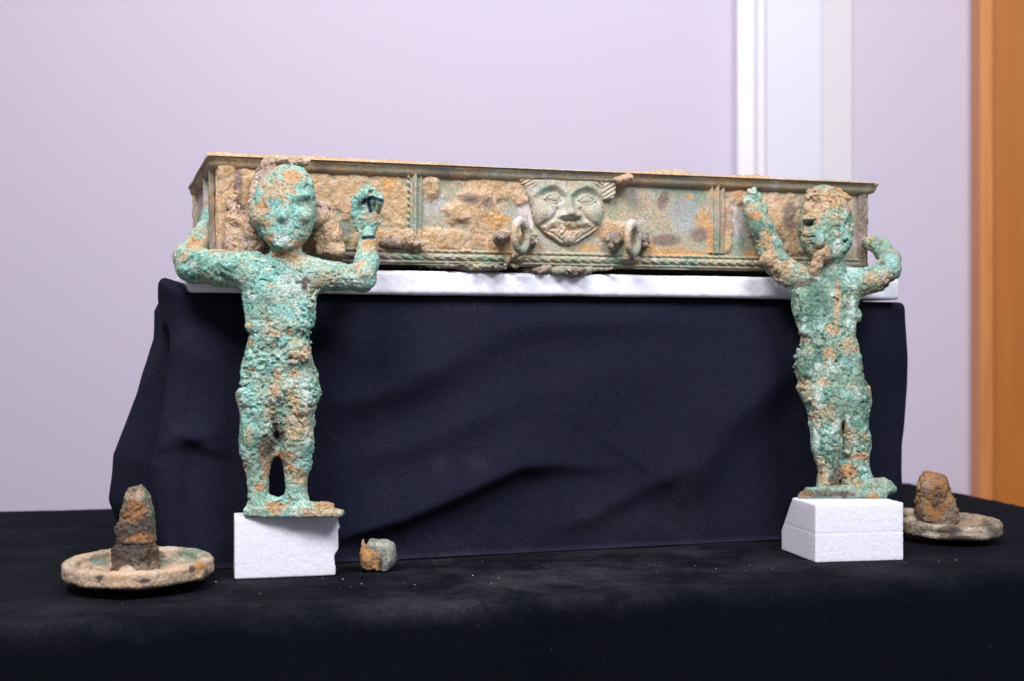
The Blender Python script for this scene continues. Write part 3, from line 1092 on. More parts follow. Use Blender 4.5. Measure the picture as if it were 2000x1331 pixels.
def rim_soil():
    """soil still lying along the top of the front rim and filling the tray behind it"""
    ss = np.arange(-0.008, TL + 0.004, 0.0016); vs = np.arange(-0.0115, 0.05, 0.0016)
    S, Vv = [a.ravel() for a in np.meshgrid(ss, vs, indexing='ij')]
    W = np.stack([F0[0] + S * DD[0] - Vv * DN[0], F0[1] + S * DD[1] - Vv * DN[1], 0 * S], 1)
    px, _ = project(W + np.array([0, 0, ZT]))
    amt = np.interp(px, [400, 430, 470, 520, 560, 600, 700, 790, 840, 900, 1000, 1180, 1240, 1290, 1330, 1360, 1420, 1470, 1500, 1530, 1570, 1600, 1620, 1720],
                    [1.5, 3.5, 3.0, 2.5, 4.0, 3.5, 3.2, 3.0, 2.5, 1.2, 0.2, 0.2, 2.5, 5.0, 4.5, 2.0, 1.2, 3.5, 3.2, 1.8, 1.0, 1.6, 0.2, -0.5]) * 0.001
    prof = sstep(-0.0115, -0.004, Vv) * (1 - sstep(0.03, 0.05, Vv))
    z = amt * prof * (0.55 + 0.9 * fbm(W, 0.02, 3, 5)) + (lump(W, 0.006, 7) - 0.25) * 0.0022 * prof * sstep(0, 0.002, amt) - 0.0012 * (1 - prof) - 0.0004
    W[:, 2] = ZT + z
    m = default_masks(W, 1.0, 0.75, 0.0, 0.0, 0.0, 0.0, 0.15)
    mesh_np("soil_layer", W, grid_quads(len(ss), len(vs)), M_SOIL, tray, tuple(W[0]), clip01(m))


rim_soil()


def part_solid(name, fn, lo, hi, h, Y0, mat, parent, masks=None, origin_px=None):
    V, Q = solid(fn, lo, hi, h)
    W = local_to_world(V, Y0)
    ms = masks(V, W) if masks else clip01(default_masks(W))
    k = Y0 / F
    if origin_px is None:
        origin = ((W[:, 0].min() + W[:, 0].max()) / 2, (W[:, 1].min() + W[:, 1].max()) / 2, W[:, 2].min())
    else:
        origin = tuple(local_to_world(np.array([origin_px], float), Y0)[0])
    return mesh_np(name, W, Q, mat, parent, origin, ms)


# ---- relief of the grinning face
def face_mask():
    s0, _ = to_sz(996, 400); s1, _ = to_sz(1209, 400)
    _, z0 = to_sz(1100, 483)
    ds = 0.00050
    ss = np.arange(s0, s1, ds); zs = np.arange(z0, ZP + 0.001, ds)
    S, Z = [a.ravel() for a in np.meshgrid(ss, zs, indexing='ij')]
    W = face_pt(S, Z)
    x, y = project(W)
    wx_ = x + (fbm(W, 0.012, 2, 3) - 0.5) * 4
    wy_ = y + (fbm(W, 0.012, 2, 4) - 0.5) * 4

    def g(cx, cy, rx, ry, a=0):
        a = R(a); dx, dy = wx_ - cx, wy_ - cy
        u = (dx * math.cos(a) + dy * math.sin(a)) / rx; v = (-dx * math.sin(a) + dy * math.cos(a)) / ry
        return np.exp(-(u * u + v * v))

    def dome(cx, cy, rx, ry, a=0, p=2.0):
        a = R(a); dx, dy = wx_ - cx, wy_ - cy
        u = (dx * math.cos(a) + dy * math.sin(a)) / rx; v = (-dx * math.sin(a) + dy * math.cos(a)) / ry
        return np.sqrt(np.clip(1 - (np.abs(u) ** p + np.abs(v) ** p), 0, 1))

    def line(pts, w):
        d, t = poly_dist(wx_, wy_, pts)
        return np.exp(-(d / w) ** 2)
    # outline of the head: broad brow, narrowing to a pointed chin
    yl = [335, 350, 372, 392, 415, 437, 447, 458, 470, 478, 482]
    xl = np.interp(y, yl, [998, 1003, 1020, 1030, 1036, 1042, 1050, 1064, 1083, 1095, 1103])
    xr = np.interp(y, yl, [1198, 1194, 1183, 1179, 1179, 1176, 1169, 1155, 1134, 1121, 1110])
    c = (xl + xr) / 2; hw = (xr - xl) / 2
    u = np.abs((wx_ - c) / hw)
    inside = sstep(1.05, 0.88, u) * sstep(482, 473, y)
    base = 0.0022 + 0.0056 * np.sqrt(np.clip(1 - np.clip(u, 0, 1) ** 2.4, 0, 1)) * np.interp(y, [335, 400, 450, 482], [0.55, 1.0, 0.75, 0.45])
    h = base
    mm = 0.001
    h = h + 4.2 * mm * g(1072, 355, 24, 14) + 4.2 * mm * g(1140, 357, 26, 14) - 2.2 * mm * line([(1106, 336), (1107, 362), (1106, 378)], 4)
    # brows
    h += 1.9 * mm * line([(1042, 379), (1056, 369), (1076, 365), (1092, 371), (1099, 379)], 6.5)
    h += 1.9 * mm * line([(1115, 379), (1122, 372), (1138, 366), (1156, 370), (1168, 379)], 5.5)
    # sockets, lids, eyeballs
    for ex, ey in ((1076, 388), (1142, 390)):
        h -= 2.6 * mm * g(ex, ey + 1, 20, 11)
        h += 3.2 * mm * dome(ex, ey + 0.5, 14, 7, 4 if ex < 1100 else -2)
        h += 1.9 * mm * line([(ex - 16, ey + 2), (ex - 8, ey - 6), (ex + 2, ey - 8), (ex + 11, ey - 4), (ex + 16, ey + 3)], 1.9)
        h += 1.4 * mm * line([(ex - 15, ey + 3), (ex - 6, ey + 9), (ex + 5, ey + 10), (ex + 15, ey + 4)], 1.9)
    h -= 1.8 * mm * g(1096, 388, 7, 9) + 1.8 * mm * g(1119, 388, 7, 9)
    # nose
    nw = np.interp(y, [372, 385, 400, 414, 424, 430], [8, 7.5, 9, 11, 13, 11])
    nh = np.interp(y, [366, 376, 390, 405, 416, 422, 427, 430.5, 440], [0, 2.6, 4.8, 6.4, 7.0, 6.6, 4.8, 2.0, 0.0]) * mm
    nx = np.interp(y, [372, 425], [1103, 1108])
    h += nh * np.exp(-np.abs((wx_ - nx) / nw) ** 2.0)
    h += 3.6 * mm * g(1108, 418, 11, 8)
    h += 3.6 * mm * g(1092, 421, 6, 6.5) + 3.6 * mm * g(1124, 422, 6, 6.5)
    h -= 1.8 * mm * g(1099, 431, 5, 3.4) + 2.4 * mm * g(1116, 432, 6, 3.6)
    # cheeks with deep folds running from the nose
    h += 4.0 * mm * g(1058, 418, 19, 19) + 4.4 * mm * g(1154, 421, 19, 20)
    h -= 2.4 * mm * line([(1086, 410), (1078, 425), (1066, 435), (1056, 441)], 4.2)
    h -= 2.2 * mm * line([(1129, 412), (1138, 426), (1150, 437), (1160, 441)], 4.2)
    # grinning mouth, lips and pointed chin
    h += 1.2 * mm * line([(1068, 437), (1084, 435), (1100, 439), (1112, 440), (1126, 437), (1142, 436), (1156, 438)], 5.0)
    h -= 0.8 * mm * line([(1074, 447), (1090, 449), (1106, 452), (1124, 449), (1146, 445)], 3.0)
    h += 0.5 * mm * line([(1084, 454), (1096, 457), (1110, 458), (1126, 455)], 4.0)
    h -= 1.4 * mm * line([(1054, 446), (1066, 452), (1082, 460), (1094, 469), (1100, 477)], 2.3)
    h -= 1.5 * mm * line([(1162, 443), (1148, 453), (1130, 463), (1118, 474)], 2.0)
    h += 2.2 * mm * g(1107, 466, 9, 8)
    h += (lump(W, 0.0045, 71) - 0.25) * 0.0034 * g(1104, 449, 38, 15) + (fbm(W, 0.007, 3, 73) - 0.5) * 0.0030 * g(1104, 449, 44, 18)
    # hair streaks on both sides of the brow
    st = 0.5 + 0.5 * np.sin((y - 0.55 * (x - 1165)) * 0.85)
    h += 1.3 * mm * st * sstep(1148, 1166, x) * sstep(372, 360, y)
    h += 1.1 * mm * (0.5 + 0.5 * np.sin((y + 0.5 * (x - 1040)) * 0.85)) * sstep(1050, 1030, x) * sstep(372, 358, y)
    h = h * inside
    # flared ear at the right
    ex = [(1166, 366), (1180, 353), (1200, 346)]
    ear_x0 = np.interp(y, [340, 366, 392], [1170, 1165, 1168]); ear_x1 = np.interp(y, [340, 350, 362, 382, 389, 395], [1198, 1203, 1201, 1199, 1194, 1172])
    ear = sstep(ear_x0 - 6, ear_x0 + 3, wx_) * sstep(ear_x1 + 1.5, ear_x1 - 2.5, wx_) * sstep(346, 351, y + 0.20 * (x - 1180)) * sstep(394, 389, y + 0.12 * (x - 1180))
    eh = 0.0050 + 0.0040 * sstep(1172, 1202, x) + 1.5 * mm * np.abs(np.sin((y - 352 - 0.65 * (1203 - x)) * 0.36)) - 0.0012
    h = np.maximum(h, ear * eh)
    # broken lock of hair at the left
    lk = sstep(1000, 1006, wx_) * sstep(1046, 1036, wx_) * sstep(356, 348, y - 0.35 * (x - 1010))
    h = np.maximum(h, lk * (0.0035 + 1.2 * mm * np.sin((y + 0.4 * x) * 0.8)))
    h += (fbm(W, 0.006, 3, 8) - 0.5) * 0.0012 + (fbm(W, 0.002, 2, 9) - 0.5) * 0.0005
    h -= 0.003 * (h < 0.0022)
    V = face_pt(S, Z, h)
    nz = fbm(W, 0.010, 3, 33)
    m = default_masks(W, 0.8, 0.22, 0.0, 0.08, 0.20, 0.10, 0.16)
    m["tan"] = np.maximum(m["tan"], blobs(x, y, [(1090, 447, 28, 10), (1075, 455, 24, 12), (1020, 350, 20, 10), (1110, 455, 26, 12), (1106, 446, 40, 12), (1150, 345, 30, 8)], nz, 0.5))
    m["pale"] = np.maximum(m["pale"], blobs(x, y, [(1038, 440, 7, 24), (1030, 420, 5, 20), (1070, 415, 8, 12)], nz, 0.6))
    m["deep"] = np.maximum(m["deep"], blobs(x, y, [(1058, 372, 22, 12), (1165, 430, 8, 20), (1125, 432, 10, 5)], nz, 0.5))
    m["rust"] = np.maximum(m["rust"], blobs(x, y, [(1148, 450, 12, 5, -30)], nz, 0.5) * 0.7)
    # drop faces that lie behind the panel
    Q = grid_quads(len(ss), len(zs))
    keep = (h[Q] > 0.0004).any(1)
    mesh_np("face_relief", V, Q[keep], M_MASK, tray, tuple(face_pt(np.array([(s0 + s1) / 2]), np.array([z0]))[0]), clip01(m))


face_mask()


# ---- ring handles and their corroded lugs
def ring_handle(cx, cy, ry, rot, tube, lugs, seed):
    s, z = to_sz(cx, cy)
    Y0 = F0[1] + s * DD[1] - 0.022
    k = Y0 / F

    def fn(P):
        p = P - np.array([cx, cy, 0.0])
        a = R(rot)
        u = p[:, 0] * math.cos(a) + p[:, 2] * math.sin(a)
        w = -p[:, 0] * math.sin(a) + p[:, 2] * math.cos(a)
        q = np.sqrt(u ** 2 + (p[:, 1] * 30.0 / ry) ** 2)
        d = np.hypot(q - 26.0, w) - 0.9 * tube * (1 + 0.18 * np.sin(np.arctan2(p[:, 1], u) * 1.0 + 2.0))
        return d * 0.95 - (fbm(P, 14, 3, seed) - 0.5) * 3.0 - (vn(P, 4, seed) - 0.5) * 0.9

    def ms(V, W):
        m = default_masks(W, 0.7, 0.25, 0.05, 0.1, 0.25, 0.1, 0.1)
        nz = fbm(W, 0.010, 3, 33)
        m["pale"] = np.maximum(m["pale"], np.clip(1.1 - np.abs(V[:, 1] - (cy - ry)) / 26 + (nz - .5), 0, 1))
        m["tan"] = np.maximum(m["tan"], np.clip(1.0 - np.abs(V[:, 1] - (cy - 5)) / 40 + (nz - .5), 0, 1) * (V[:, 0] < cx))
        m["deep"] = np.maximum(m["deep"], np.clip((V[:, 1] - cy - 5) / 20 + (nz - .5), 0, 1))
        return clip01(m)
    o = part_solid("ring_handle", fn, (cx - 50, cy - 50, -50), (cx + 50, cy + 55, 50), 1.1, Y0, M_MASK, tray, ms)

    for (lx, ly, rx, ry2) in lugs:
        Yl = F0[1] + on_line(lx, F0, DD) * DD[1] - 0.008

        def fl(P):
            d = ell(P, (lx, ly, 0), (rx, ry2, 22))
            return d - lump(P, 11, seed + 2) * 5 - lump(P, 5, seed + 5) * 2.4 + 2.2

        def ml(V, W):
            m = default_masks(W, 0.6, 0.30, 0.15, 0.62, 0.2, 0.05, 0.1)
            return clip01(m)
        part_solid("ring_lug", fl, (lx - rx - 14, ly - ry2 - 14, -36), (lx + rx + 14, ly + ry2 + 14, 36), 1.1, Yl, M_TRAY, tray, ml)


ring_handle(1016, 461, 33, 62, 9.0, [(978, 464, 15, 11), (1041, 466, 11, 17), (1012, 502, 14, 9)], 3)
ring_handle(1235, 466, 33, 62, 9.0, [(1200, 470, 16, 18), (1258, 470, 9, 16), (1232, 506, 15, 8)], 13)


# ---- lumps of soil packed on the front, and the ragged remains under the base
def soil_lump(name, parts, Y0, seed, masks, mat=None, amp=1.0, h=1.6, parent=None):
    lo = np.min([[p[0] - p[3] - 16, p[1] - p[4] - 16, p[2] - p[5] - 16] for p in parts], 0)
    hi = np.max([[p[0] + p[3] + 16, p[1] + p[4] + 16, p[2] + p[5] + 16] for p in parts], 0)

    def fn(P):
        d = None
        for p in parts:
            e = ell(P, p[:3], p[3:6])
            d = e if d is None else smin(d, e, 10)
        return d - amp * (lump(P, 22, seed) * 7 + lump(P, 10, seed + 1) * 3.6 + lump(P, 4.5, seed + 2) * 1.8 - 4.0)
    return part_solid(name, fn, lo, hi, h, Y0, mat or M_SOIL, parent or tray, masks)


def soil_masks(**kw):
    a = dict(tan=0.35, rust=0.0, dark=0.05, deep=0.0, cyan=0.0, pale=0.4)
    a.update(kw)
    return lambda V, W: clip01(default_masks(W, 0.8, **a))


def dp(px, Y0, out=0.0):
    """depth, in an object's model units, of the tray front seen at px"""
    y = F0[1] + on_line(px, F0, DD) * DD[1]
    return (y - out - Y0) / (Y0 / F)


YL = 1.255
YR = 1.400
soil_lump("soil_lump", [(*q3(492, 455, 34), 26, 52, 26), (*q3(470, 480, 30), 26, 26, 18), (*q3(505, 395, 34), 20, 60, 30), (*q3(530, 340, 36), 26, 30, 30),
                        (*q3(556, 316, 20), 30, 8, 16), (*q3(585, 320, 22), 16, 7, 16), (*q3(498, 412, 14), 14, 34, 22), (*q3(455, 440, 34), 18, 60, 12)], YL, 3, soil_masks(pale=0.55))
soil_lump("soil_lump", [(*q3(640, 462, 60), 32, 34, 22), (*q3(628, 430, 55), 22, 20, 24), (*q3(650, 492, 60), 26, 16, 18), (*q3(632, 402, 62), 14, 10, 14)], YL, 13,
          soil_masks(pale=0.62, dark=0.15))
soil_lump("soil_lump", [(*q3(1213, 351, dp(1213, 1.38, 0.012)), 15, 8, 16), (*q3(1228, 346, dp(1228, 1.38, 0.012)), 10, 6, 14)], 1.38, 23, soil_masks(), amp=0.7, h=1.1)
soil_lump("soil_lump", [(*q3(788, 462, dp(788, 1.33, 0.006)), 26, 14, 14), (*q3(765, 474, dp(765, 1.33, 0.006)), 22, 10, 12), (*q3(800, 478, dp(800, 1.33, 0.006)), 30, 8, 12)], 1.33, 33,
          soil_masks(rust=0.35), amp=0.8, h=1.2)
YB = 1.350
soil_lump("base_remnant", [(*q3(938, 523, dp(938, YB, -0.010)), 60, 7, 30), (*q3(880, 519, dp(880, YB, -0.008)), 50, 5, 26)],
          YB, 43, soil_masks(tan=0.15, dark=0.65, deep=0.55, pale=0.0), M_TRAY, 0.8, 1.6)
soil_lump("base_remnant", [(*q3(1070, 529, dp(1070, YB, -0.010)), 62, 10, 30), (*q3(1105, 537, dp(1105, YB, -0.008)), 24, 8, 22), (*q3(1150, 527, dp(1150, YB, -0.010)), 40, 4, 26)],
          YB, 47, soil_masks(tan=0.15, dark=0.70, deep=0.40, pale=0.0), M_TRAY, 0.8, 1.6)
soil_lump("soil_lump", [(*q3(992, 510, dp(992, YB, 0.006)), 6, 12, 7), (*q3(1010, 503, dp(1010, YB, 0.006)), 12, 7, 8)], YB, 51, soil_masks(rust=0.3, dark=0.3), amp=0.6, h=1.1)


def tray_floor():
    me = bpy.data.meshes.new("tray_floor")
    c = [FL, FR, BRk, BLk]
    og = Vector(tray.location)
    V = [(p[0] - og.x, p[1] - og.y, ZB + z - og.z) for z in (0.0008, 0.004) for p in c]
    me.from_pydata(V, [], [(3, 2, 1, 0), (4, 5, 6, 7), (0, 1, 5, 4), (1, 2, 6, 5), (2, 3, 7, 6), (3, 0, 4, 7)])
    me.materials.append(M_TRAY)
    o = bpy.data.objects.new("base_plate", me)
    COL.objects.link(o)
    put(o, tuple(og), tray)
    # soil still filling the inside
    W = np.array([[*(FL + DD * a - DN * b), ZP - 0.004 + 0.006 * math.sin(a * 40) * math.sin(b * 60)] for a in np.linspace(0.004, TL - 0.004, 90) for b in np.linspace(0.004, TDEP - 0.004, 34)])
    m = clip01(default_masks(W, 1.0, 0.7, 0, 0, 0, 0, 0.2))
    mesh_np("soil_fill", W, grid_quads(90, 34), M_SOIL, tray, tuple(W[0]), m)


tray_floor()

# ------------------------------------------------------------------ bronze figures
def crust(P, seed, a=1.0, small=1.0):
    return a * (lump(P, 40, seed) * 4.0 + lump(P, 15, seed + 1) * 2.1 + lump(P, 8.5, seed + 2) * 1.8 * small + (vn(P, 4.4, seed + 3) - 0.5) * 2.4 * small - 2.3)


# ---- left figure (model units: photograph pixels at its own distance)
L_BODY = [(498, 520, 590, 22, 4), (512, 486, 622, 26, 2), (535, 470, 630, 30, 0), (560, 466, 620, 33, -3), (590, 470, 615, 33, -4), (620, 475, 611, 33, -6), (637, 476, 608, 34, -8),
          (652, 484, 600, 33, -7), (668, 480, 601, 33, -5), (690, 474, 605, 35, -3), (715, 469, 611, 36, -2), (735, 467, 616, 36, -2), (760, 467, 615, 36, -2), (785, 470, 612, 33, -2), (805, 488, 596, 27, -2), (818, 515, 570, 18, -2)]
L_LEG1 = [(770, 464, 545, 33, -2), (800, 467, 545, 32, -3), (835, 470, 540, 31, -4), (865, 467, 536, 30, -4), (885, 468, 532, 28, -2), (900, 474, 530, 25, 0), (930, 481, 526, 22, 2),
          (960, 484, 525, 22, 2), (985, 484, 527, 24, 0), (1004, 483, 532, 28, -4)]
L_LEG2 = [(770, 545, 622, 33, -2), (800, 545, 614, 32, -3), (835, 545, 613, 31, -4), (865, 548, 614, 30, -4), (885, 550, 612, 28, -2), (900, 551, 609, 25, 0), (930, 555, 601, 22, 2),
          (960, 558, 599, 22, 2), (985, 554, 606, 24, 0), (1004, 545, 620, 28, -4)]
L_HEAD = [(322, 548, 574, 12, 4), (328, 537, 592, 22, 2), (343, 517, 607, 32, 0), (362, 503, 615, 38, -3), (385, 497, 618, 41, -5), (405, 492, 619, 42, -6), (425, 490, 618, 42, -8),
          (440, 496, 614, 41, -9), (455, 506, 609, 39, -10), (470, 518, 601, 36, -12), (485, 532, 588, 30, -14), (496, 548, 570, 16, -14)]


def left_fig(P):
    body = loft(P, qrows(L_BODY))
    l1 = loft(P, L_LEG1); l2 = loft(P, L_LEG2)
    legs = smin(l1, l2, 6)
    d = smin(body, legs, 20) + 1.5 * np.exp(-((P[:, 1] - 790) / 40) ** 2)
    # web of corrosion joining the shins above and below the gap
    d = smin(d, ell(P, (542, 880, 2), (18, 24, 14)), 8)
    d = smin(d, cone(P, (520, 984, 2), (565, 984, 2), 17, 17), 8)
    neck = cone(P, (560, 480, -2), (556, 520, 2), 30, 34)
    d = smin(d, neck, 8)
    head = loft(P, L_HEAD, 2.1)
    # worn face
    head = smin(head, cone(P, (571, 398, -40), (561, 428, -50), 7, 10), 8)
    head = smin(head, cone(P, (530, 391, -38), (607, 386, -38), 7, 7), 9)
    head = smin(head, ell(P, (560, 459, -41), (17, 7, 6)), 10)
    head = smin(head, ell(P, (557, 480, -40), (18, 12, 10)), 8)
    head = smin(head, ell(P, (600, 425, -36), (14, 14, 12)), 8)
    head = smin(head, ell(P, (520, 428, -34), (20, 14, 12)), 8)
    head = smax(head, -ell(P, (594, 407, -54), (14, 7, 10)), 8)
    head = smax(head, -ell(P, (538, 410, -57), (13, 7, 9)), 8)
    head = smax(head, -cone(P, (540, 447, -58), (588, 447, -54), 4, 4), 5)
    d = smin(d, head, 4)
    # arm reaching round the corner of the tray
    a1 = chain(P, [(q3(486, 528, 2), 36), (q3(430, 524, 4), 34), (q3(378, 518, 14), 34), (q3(368, 505, 40), 28), (q3(392, 468, 95), 23), (q3(404, 440, 128), 17)], 12)
    hand1 = chain(P, [(q3(402, 446, 130), 16), (q3(406, 425, 142), 13), (q3(407, 408, 150), 8)], 6)
    d = smin(d, smin(a1, hand1, 8), 14)
    # other arm, bent up at the elbow
    a2 = chain(P, [(q3(600, 535, 2), 36), (q3(650, 541, 6), 27), (q3(708, 544, 20), 26), (q3(716, 512, 44), 23), (q3(717, 474, 62), 17), (q3(716, 462, 66), 15)], 10)
    palm = ell(P, q3(718, 424, 76), (27, 36, 13))
    thumb = chain(P, [(q3(700, 446, 70), 8), (q3(692, 422, 66), 8), (q3(694, 396, 64), 7.5), (q3(700, 386, 64), 6)], 4)
    hand = smin(palm, thumb, 4)
    for (bx, by, tx, ty, mx, my, rr) in ((706, 404, 708, 372, 703, 386, 6.8), (717, 400, 718, 366, 714, 380, 7.0), (728, 402, 730, 371, 728, 384, 6.8), (738, 410, 742, 384, 741, 394, 6.2)):
        fing = chain(P, [(q3(bx, by, 70), rr + 0.6), (q3(mx, my, 60), rr), (q3(tx, ty, 66), rr - 0.6)], 3)
        hand = smin(hand, fing, 3)
    d = smin(d, smin(a2, hand, 6), 12)
    # hollow burst of the casting between the thighs, gap between the shins
    d = smax(d, -cone(P, (536, 815, -42), (551, 832, -30), 6, 8), 4)
    d = smax(d, -ell(P, (546, 855, -36), (14, 10, 14)), 6)
    gap = loft(P, [(892, 537, 545, 90, 0), (902, 533, 549, 90, 0), (930, 527, 555, 90, 0), (955, 526, 558, 90, 0), (966, 530, 554, 90, 0), (972, 540, 546, 90, 0)], 2.0)
    d = smax(d, -gap, 4)
    # ridge of crust over the waist, cakes on thighs and hip
    d = smin(d, cone(P, (494, 641, -22), (594, 635, -26), 9, 9), 8)
    d = smin(d, ell(P, (552, 762, -36), (24, 20, 8)), 6)
    d = smin(d, ell(P, (592, 790, -30), (16, 18, 10)), 6)
    d = smin(d, ell(P, (616, 745, -4), (7, 24, 13)), 5)
    d = smin(d, ell(P, (585, 690, -30), (26, 22, 12)), 8)
    faceq = np.exp(-(((P[:, 0] - 565) / 60) ** 2 + ((P[:, 1] - 440) / 60) ** 2))
    handq = np.exp(-(((P[:, 0] - 718) / 34) ** 2 + ((P[:, 1] - 410) / 50) ** 2))
    a = 1 - 0.45 * faceq - 0.6 * handq
    cr = crust(P, 5, 1.0)
    # patches of coarse blistered crust alternate with flatter skin
    pa = 0.30 + 1.2 * sstep(0.42, 0.66, fbm(P, 60, 2, 88))
    d2 = d - np.clip(cr * pa, -5.0, 5.0) * a
    # deep cracks
    ck = np.abs(fbm(P, 26, 3, 44) - 0.5)
    pit = sstep(0.72, 0.86, vn(P @ _ROT, 9.5, 91)) * 2.6 + sstep(0.74, 0.88, vn(P @ _ROT, 5.0, 93)) * 1.2
    return d2 + (np.maximum(0, 1 - ck / 0.018) * 2.2 + pit) * a


def left_masks(V, W):
    px, py = V[:, 0], V[:, 1]
    P = V
    nz = 0.5 + 1.9 * (0.5 * fbm(P, 24, 4, 71) + 0.5 * fbm(P, 9, 3, 72) - 0.5)
    fine = 0
    hgt = lump(P, 15, 6)
    m = {"deep": 0.22 + (fbm(P, 40, 4, 1) - 0.5) * 2.4 + (0.25 - hgt) * 0.5,
         "cyan": 0.28 + (fbm(P, 60, 4, 2) - 0.5) * 2.4 + (hgt - 0.25) * 0.8,
         "pale": 0.04 + (fbm(P, 26, 4, 3) - 0.5) * 2.2 + (hgt - 0.2) * 0.7,
         "tan": 0.15 + (fbm(P, 44, 4, 4) - 0.5) * 2.2,
         "rust": -0.22 + (fbm(P, 14, 4, 5) - 0.5) * 2.2,
         "dark": 0.0 + (fbm(P, 16, 4, 6) - 0.5) * 2.0 - (hgt - 0.15) * 0.9}
    B = lambda l, a=0.95: blobs(px, py, l, nz, a)
    m["tan"] = np.maximum(m["tan"], B([(512, 415, 22, 26), (545, 375, 40, 26, -30), (520, 440, 24, 12), (575, 350, 26, 14), (390, 470, 34, 16, -40), (720, 478, 16, 14), (545, 765, 16, 16), (588, 802, 10, 12),
                                       (600, 690, 14, 12), (540, 652, 22, 6), (490, 668, 12, 5), (580, 725, 14, 9), (525, 905, 12, 36), (588, 925, 12, 28), (480, 910, 8, 14),
                                       (640, 995, 40, 10), (570, 905, 18, 24), (700, 520, 14, 14), (535, 560, 10, 5), (548, 730, 8, 10), (500, 720, 10, 5), (600, 480, 24, 10)]))
    m["rust"] = np.maximum(m["rust"], B([(575, 348, 14, 8), (518, 412, 12, 12), (368, 470, 12, 16), (545, 985, 20, 10), (640, 982, 16, 6), (552, 888, 18, 9), (570, 912, 6, 12), (720, 470, 12, 10),
                                         (728, 418, 8, 12), (512, 950, 10, 8), (495, 636, 9, 5), (572, 648, 10, 6), (430, 492, 22, 5), (560, 500, 30, 6), (535, 470, 10, 10)]))
    m["cyan"] = np.maximum(m["cyan"], B([(562, 425, 14, 18), (590, 385, 18, 14), (575, 462, 34, 14), (365, 530, 16, 18), (540, 540, 60, 40), (600, 605, 14, 40), (606, 820, 12, 70), (592, 770, 16, 30), (606, 880, 10, 30),  # turquoise patina; strips down the right thigh also paint its highlight
                                         (500, 800, 30, 30), (575, 1000, 14, 10), (545, 1000, 24, 8), (720, 560, 30, 12), (490, 760, 16, 16), (560, 610, 30, 20)]))
    m["pale"] = np.maximum(m["pale"], B([(556, 470, 26, 12), (570, 440, 8, 14), (580, 560, 44, 30), (605, 770, 8, 40), (604, 850, 6, 30), (582, 830, 12, 8), (580, 998, 10, 6), (585, 745, 18, 12), (480, 790, 10, 14)], 0.7) * 0.85)  # pale crust; narrow strips at the right edge paint light on the leg
    m["deep"] = np.maximum(m["deep"], B([(430, 530, 50, 18), (590, 365, 18, 10), (540, 600, 26, 12), (560, 700, 20, 12), (500, 580, 18, 26), (540, 805, 30, 10), (480, 860, 12, 40), (700, 395, 9, 22), (742, 440, 7, 30),
                                         (600, 715, 26, 10), (530, 715, 12, 10)]))
    m["dark"] = np.maximum(m["dark"], B([(540, 820, 8, 10), (550, 845, 18, 18), (525, 870, 14, 24), (404, 465, 7, 7), (555, 905, 8, 8), (600, 560, 6, 16)], 0.5))  # dark patina; shade inside the thigh hollow is put into the colour too
    # conservator's blue-black strokes on the hand
    st = np.minimum(np.minimum(poly_dist(px, py, [(702, 390), (716, 381), (722, 380)])[0].__abs__(), np.abs(poly_dist(px, py, [(720, 380), (740, 386)])[0])),
                    np.minimum(np.abs(poly_dist(px, py, [(712, 386), (717, 406)])[0]), np.abs(poly_dist(px, py, [(704, 461), (724, 459)])[0])))
    m["stroke"] = np.where(V[:, 2] < 85, sstep(5.5, 2.5, st), 0)
    del fine
    return clip01(m)


def add_strokes(mat):
    """blue-black paint strokes where the mesh says so"""
    nt = mat.node_tree
    b = nt.nodes["Principled BSDF"]
    src = b.inputs["Base Color"].links[0].from_socket
    at = nt.nodes.new("ShaderNodeAttribute")
    at.attribute_name = "stroke"
    nt.links.new(mixc(nt, at.outputs["Fac"], src, (0.012, 0.03, 0.055)), b.inputs["Base Color"])


add_strokes(M_FIG)
figL = part_solid("bronze_figure", left_fig, (326, 300, -85), (760, 1016, 190), 1.6, YL, M_FIG, None, left_masks, (560, 1006, 0))
tag(figL, "corroded turquoise bronze standing figure at the left with one arm round the tray corner", "figurine", "bronze figures holding the tray")


def left_plate(P):
    d = boxd(P, (548, 996, 8), (66, 10.5, 46), 6)
    toe = chain(P, [((590, 990, -8), 15), ((632, 993, -22), 11), ((664, 998, -26), 8)], 6)
    d = smin(d, np.maximum(toe, P[:, 1] - 1006), 8)
    d = smin(d, boxd(P, (628, 1001, -14), (44, 5.5, 22), 4), 6)
    d = smin(d, ell(P, (640, 984, -20), (18, 7, 10)), 5)
    return np.maximum(d - crust(P, 25, 0.7), P[:, 1] - 1007)


def left_plate_masks(V, W):
    m = left_masks(V, W)
    m.pop("stroke")
    return m


part_solid("foot_plate", left_plate, (466, 966, -60), (690, 1012, 74), 1.5, YL, M_FIG, figL, left_plate_masks)

# ---- right figure, leaning back towards the tray
def lean(py):
    return 62 * (970 - py) / 570


def RW(rows, pw=None):
    return qrows([(y, a, b, hd, lean(y) + dc) for (y, a, b, hd, dc) in rows])


